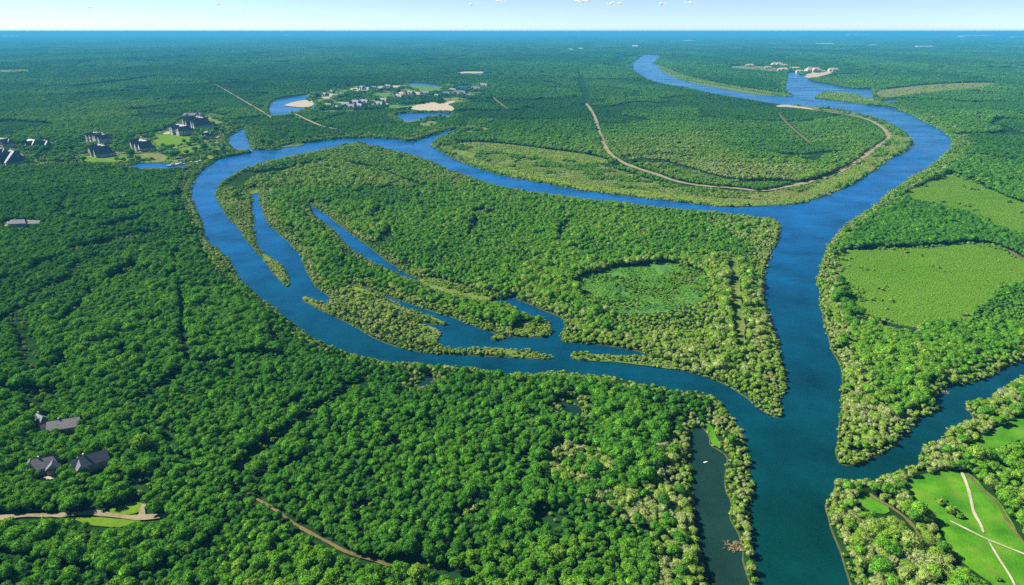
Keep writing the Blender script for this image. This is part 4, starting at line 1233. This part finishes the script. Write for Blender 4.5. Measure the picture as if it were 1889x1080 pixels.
    individuals('shrub', x[near], y[near], k[near] * 2.0, t[near], 2.0, labs, "shrub", grp, 8)
    scatter("bank_shrubs", x[rest], y[rest], 0, rr.uniform(0, 6.28, len(rest)), np.stack([k, k, k], 1)[rest], t[rest], rr.integers(0, 3, len(rest)), source('shrub'), "low shrubs and reeds along banks, marsh and grassy strips", "shrubs")


def lone(kind, spots, unit, cat):
    for px, py, hh, tt, lab in spots:
        p = at(px, py); r = random.Random(int(px * 7 + py))
        me, tm = KIND[kind][r.randrange(len(KIND[kind]))]
        root = empty(kind, (p.x, p.y, 0), r.uniform(0, 6)); k = hh / unit; root.scale = (k * 1.05, k * 1.05, k); tag(root, lab, cat)
        for nm, q in (("trunk", tm), ("crown", me)):
            o = bpy.data.objects.new(nm, q); C.objects.link(o); o.parent = root; o["tint"] = tt


lone('shrub', [(1733, 932, 3.6, .62, "olive bush alone in the meadow, upper of the pair left of the path"), (1757, 950, 4.6, .66, "larger olive bush in the meadow where the paths meet"), (1771, 957, 3.0, .5, "dark low bush right of the larger meadow bush"),
                (1842, 1072, 2.2, .3, "tiny dark bush beside the faint lower path"), (1740, 925, 2.2, .6, "small bush above the meadow pair")], 2.0, "shrub")
lone('broadleaf_tree', [(341, 268, 13, .2, "dark round tree alone on the bright settlement lawn"), (301, 276, 13, .2, "dark tree at the left corner of the bright settlement lawn"), (134, 283, 20, .22, "tall tree by the settlement drive, right one of two"), (118, 285, 16, .2, "tree by the settlement drive, left one of two"),
                        (85, 288, 22, .15, "dark tree beside the white-fronted gabled manor"), (243, 295, 22, .2, "dark tree at the right end of the long lawn"), (231, 270, 16, .2, "dark tree between the two dark roofed manors"), (412, 284, 17, .25, "tree on the point by the wooden jetty"), (398, 288, 14, .3, "tree behind the point by the wooden jetty"),
                        (361, 284, 16, .2, "tree in the row below the lower lawn, middle"), (377, 281, 17, .2, "tree in the row below the lower lawn, right end"), (345, 289, 14, .25, "tree in the row below the lower lawn, third from right"), (328, 291, 14, .25, "tree in the row below the lower lawn, left end"), (400, 247, 18, .22, "dark tree beside the harbour walkway"),
                        (265, 838, 12, .58, "yellow green tall tree standing above the wood by the drive"), (590, 203, 22, .25, "round tree on the near side of the left beach"), (571, 190, 10, .2, "small round bush-like tree on the left beach"), (640, 186, 30, .25, "tall tree on the far side of the lakeside houses"), (735, 176, 28, .25, "tree clump crown left of the upper lake"),
                        (500, 272, 17, .32, "tree on the wooded point opposite the settlement"), (485, 270, 15, .3, "tree at the tip of the wooded point opposite the settlement")], 8.0, "tree")
plant()


# ------------------------------------------------------------------ clouds
def make_cloud():
    m, n, l, out = mat("cloud_vapour")
    d = n.new("ShaderNodeBsdfDiffuse"); d.inputs[0].default_value = (.75, .75, .75, 1); tr = n.new("ShaderNodeBsdfTranslucent"); tr.inputs[0].default_value = (.75, .75, .75, 1)
    tp = n.new("ShaderNodeBsdfTransparent"); m1 = n.new("ShaderNodeMixShader"); m2 = n.new("ShaderNodeMixShader"); m1.inputs[0].default_value = .5; m2.inputs[0].default_value = .26
    l.new(d.outputs[0], m1.inputs[1]); l.new(tr.outputs[0], m1.inputs[2]); l.new(tp.outputs[0], m2.inputs[1]); l.new(m1.outputs[0], m2.inputs[2])
    l.new(m2.outputs[0], out.inputs[0]); return m


M['cloud'] = make_cloud()
cl = [(405, 8, 10, 4, "tiny faint cloud highest at the upper left"), (452, 15, 8, 3, "faint cloud wisp right of the tiny upper left one"), (163, 14, 14, 4, "faint cloud wisp at the far left"), (870, 9, 9, 4, "small white cloud puff above the middle"), (926, 2, 12, 5, "cloud cut by the top edge above the middle"),
      (1075, 3, 20, 6, "brightest white cloud, cut by the top edge"), (1130, 8, 14, 6, "white cloud puff, left of a close pair"), (1146, 8, 9, 5, "white cloud puff, right of a close pair"), (1275, 6, 13, 5, "white cloud puff right of the pair"), (1222, 8, 10, 4, "faint cloud between the pair and the right puff")]
for i, (x, y, w, h, lab) in enumerate(cl):
    dx = (x - 944.5) / F; dy = (540 - y) / F
    d = Vector((dx, CP + dy * SP, -SP + dy * CP)); p = Vector((0, 0, H)) + d * 26000
    r = np.random.default_rng(i)
    mpp = 26000 / F
    bm = bmesh.new()
    for k in range(7):
        from mathutils import Matrix
        ox = r.normal(0, .42); s_ = r.uniform(.22, .5) * (1 - min(.6, abs(ox) * .5))
        bmesh.ops.create_icosphere(bm, subdivisions=2, radius=1, matrix=Matrix.Translation((ox * w * mpp, r.uniform(-.3, .3) * w * mpp, (r.uniform(-.1, .35)) * h * mpp)) @ Matrix.Diagonal((s_ * w * mpp, s_ * w * mpp, s_ * h * mpp * 1.1, 1)))
    me = bpy.data.meshes.new("cloud"); bm.to_mesh(me); bm.free(); me.materials.append(M['cloud'])
    o = bpy.data.objects.new("cloud", me); C.objects.link(o); o.location = p
    tag(o, lab, "cloud", "small clouds in the pale sky")

# ------------------------------------------------------------------ haze
m, n, l, out = mat("haze_air")
v = n.new("ShaderNodeVolumePrincipled")
v.inputs["Color"].default_value = (.06, .36, .62, 1)
v.inputs["Density"].default_value = 6.4e-5
l.new(v.outputs[0], out.inputs["Volume"])
hb = MB().box(-FAR - 500, FAR + 500, -2500, FAR + 500, -3.2, 262.0)
tag(hb.build("haze", m), "blue haze over the far woods", "haze", None, 'stuff')
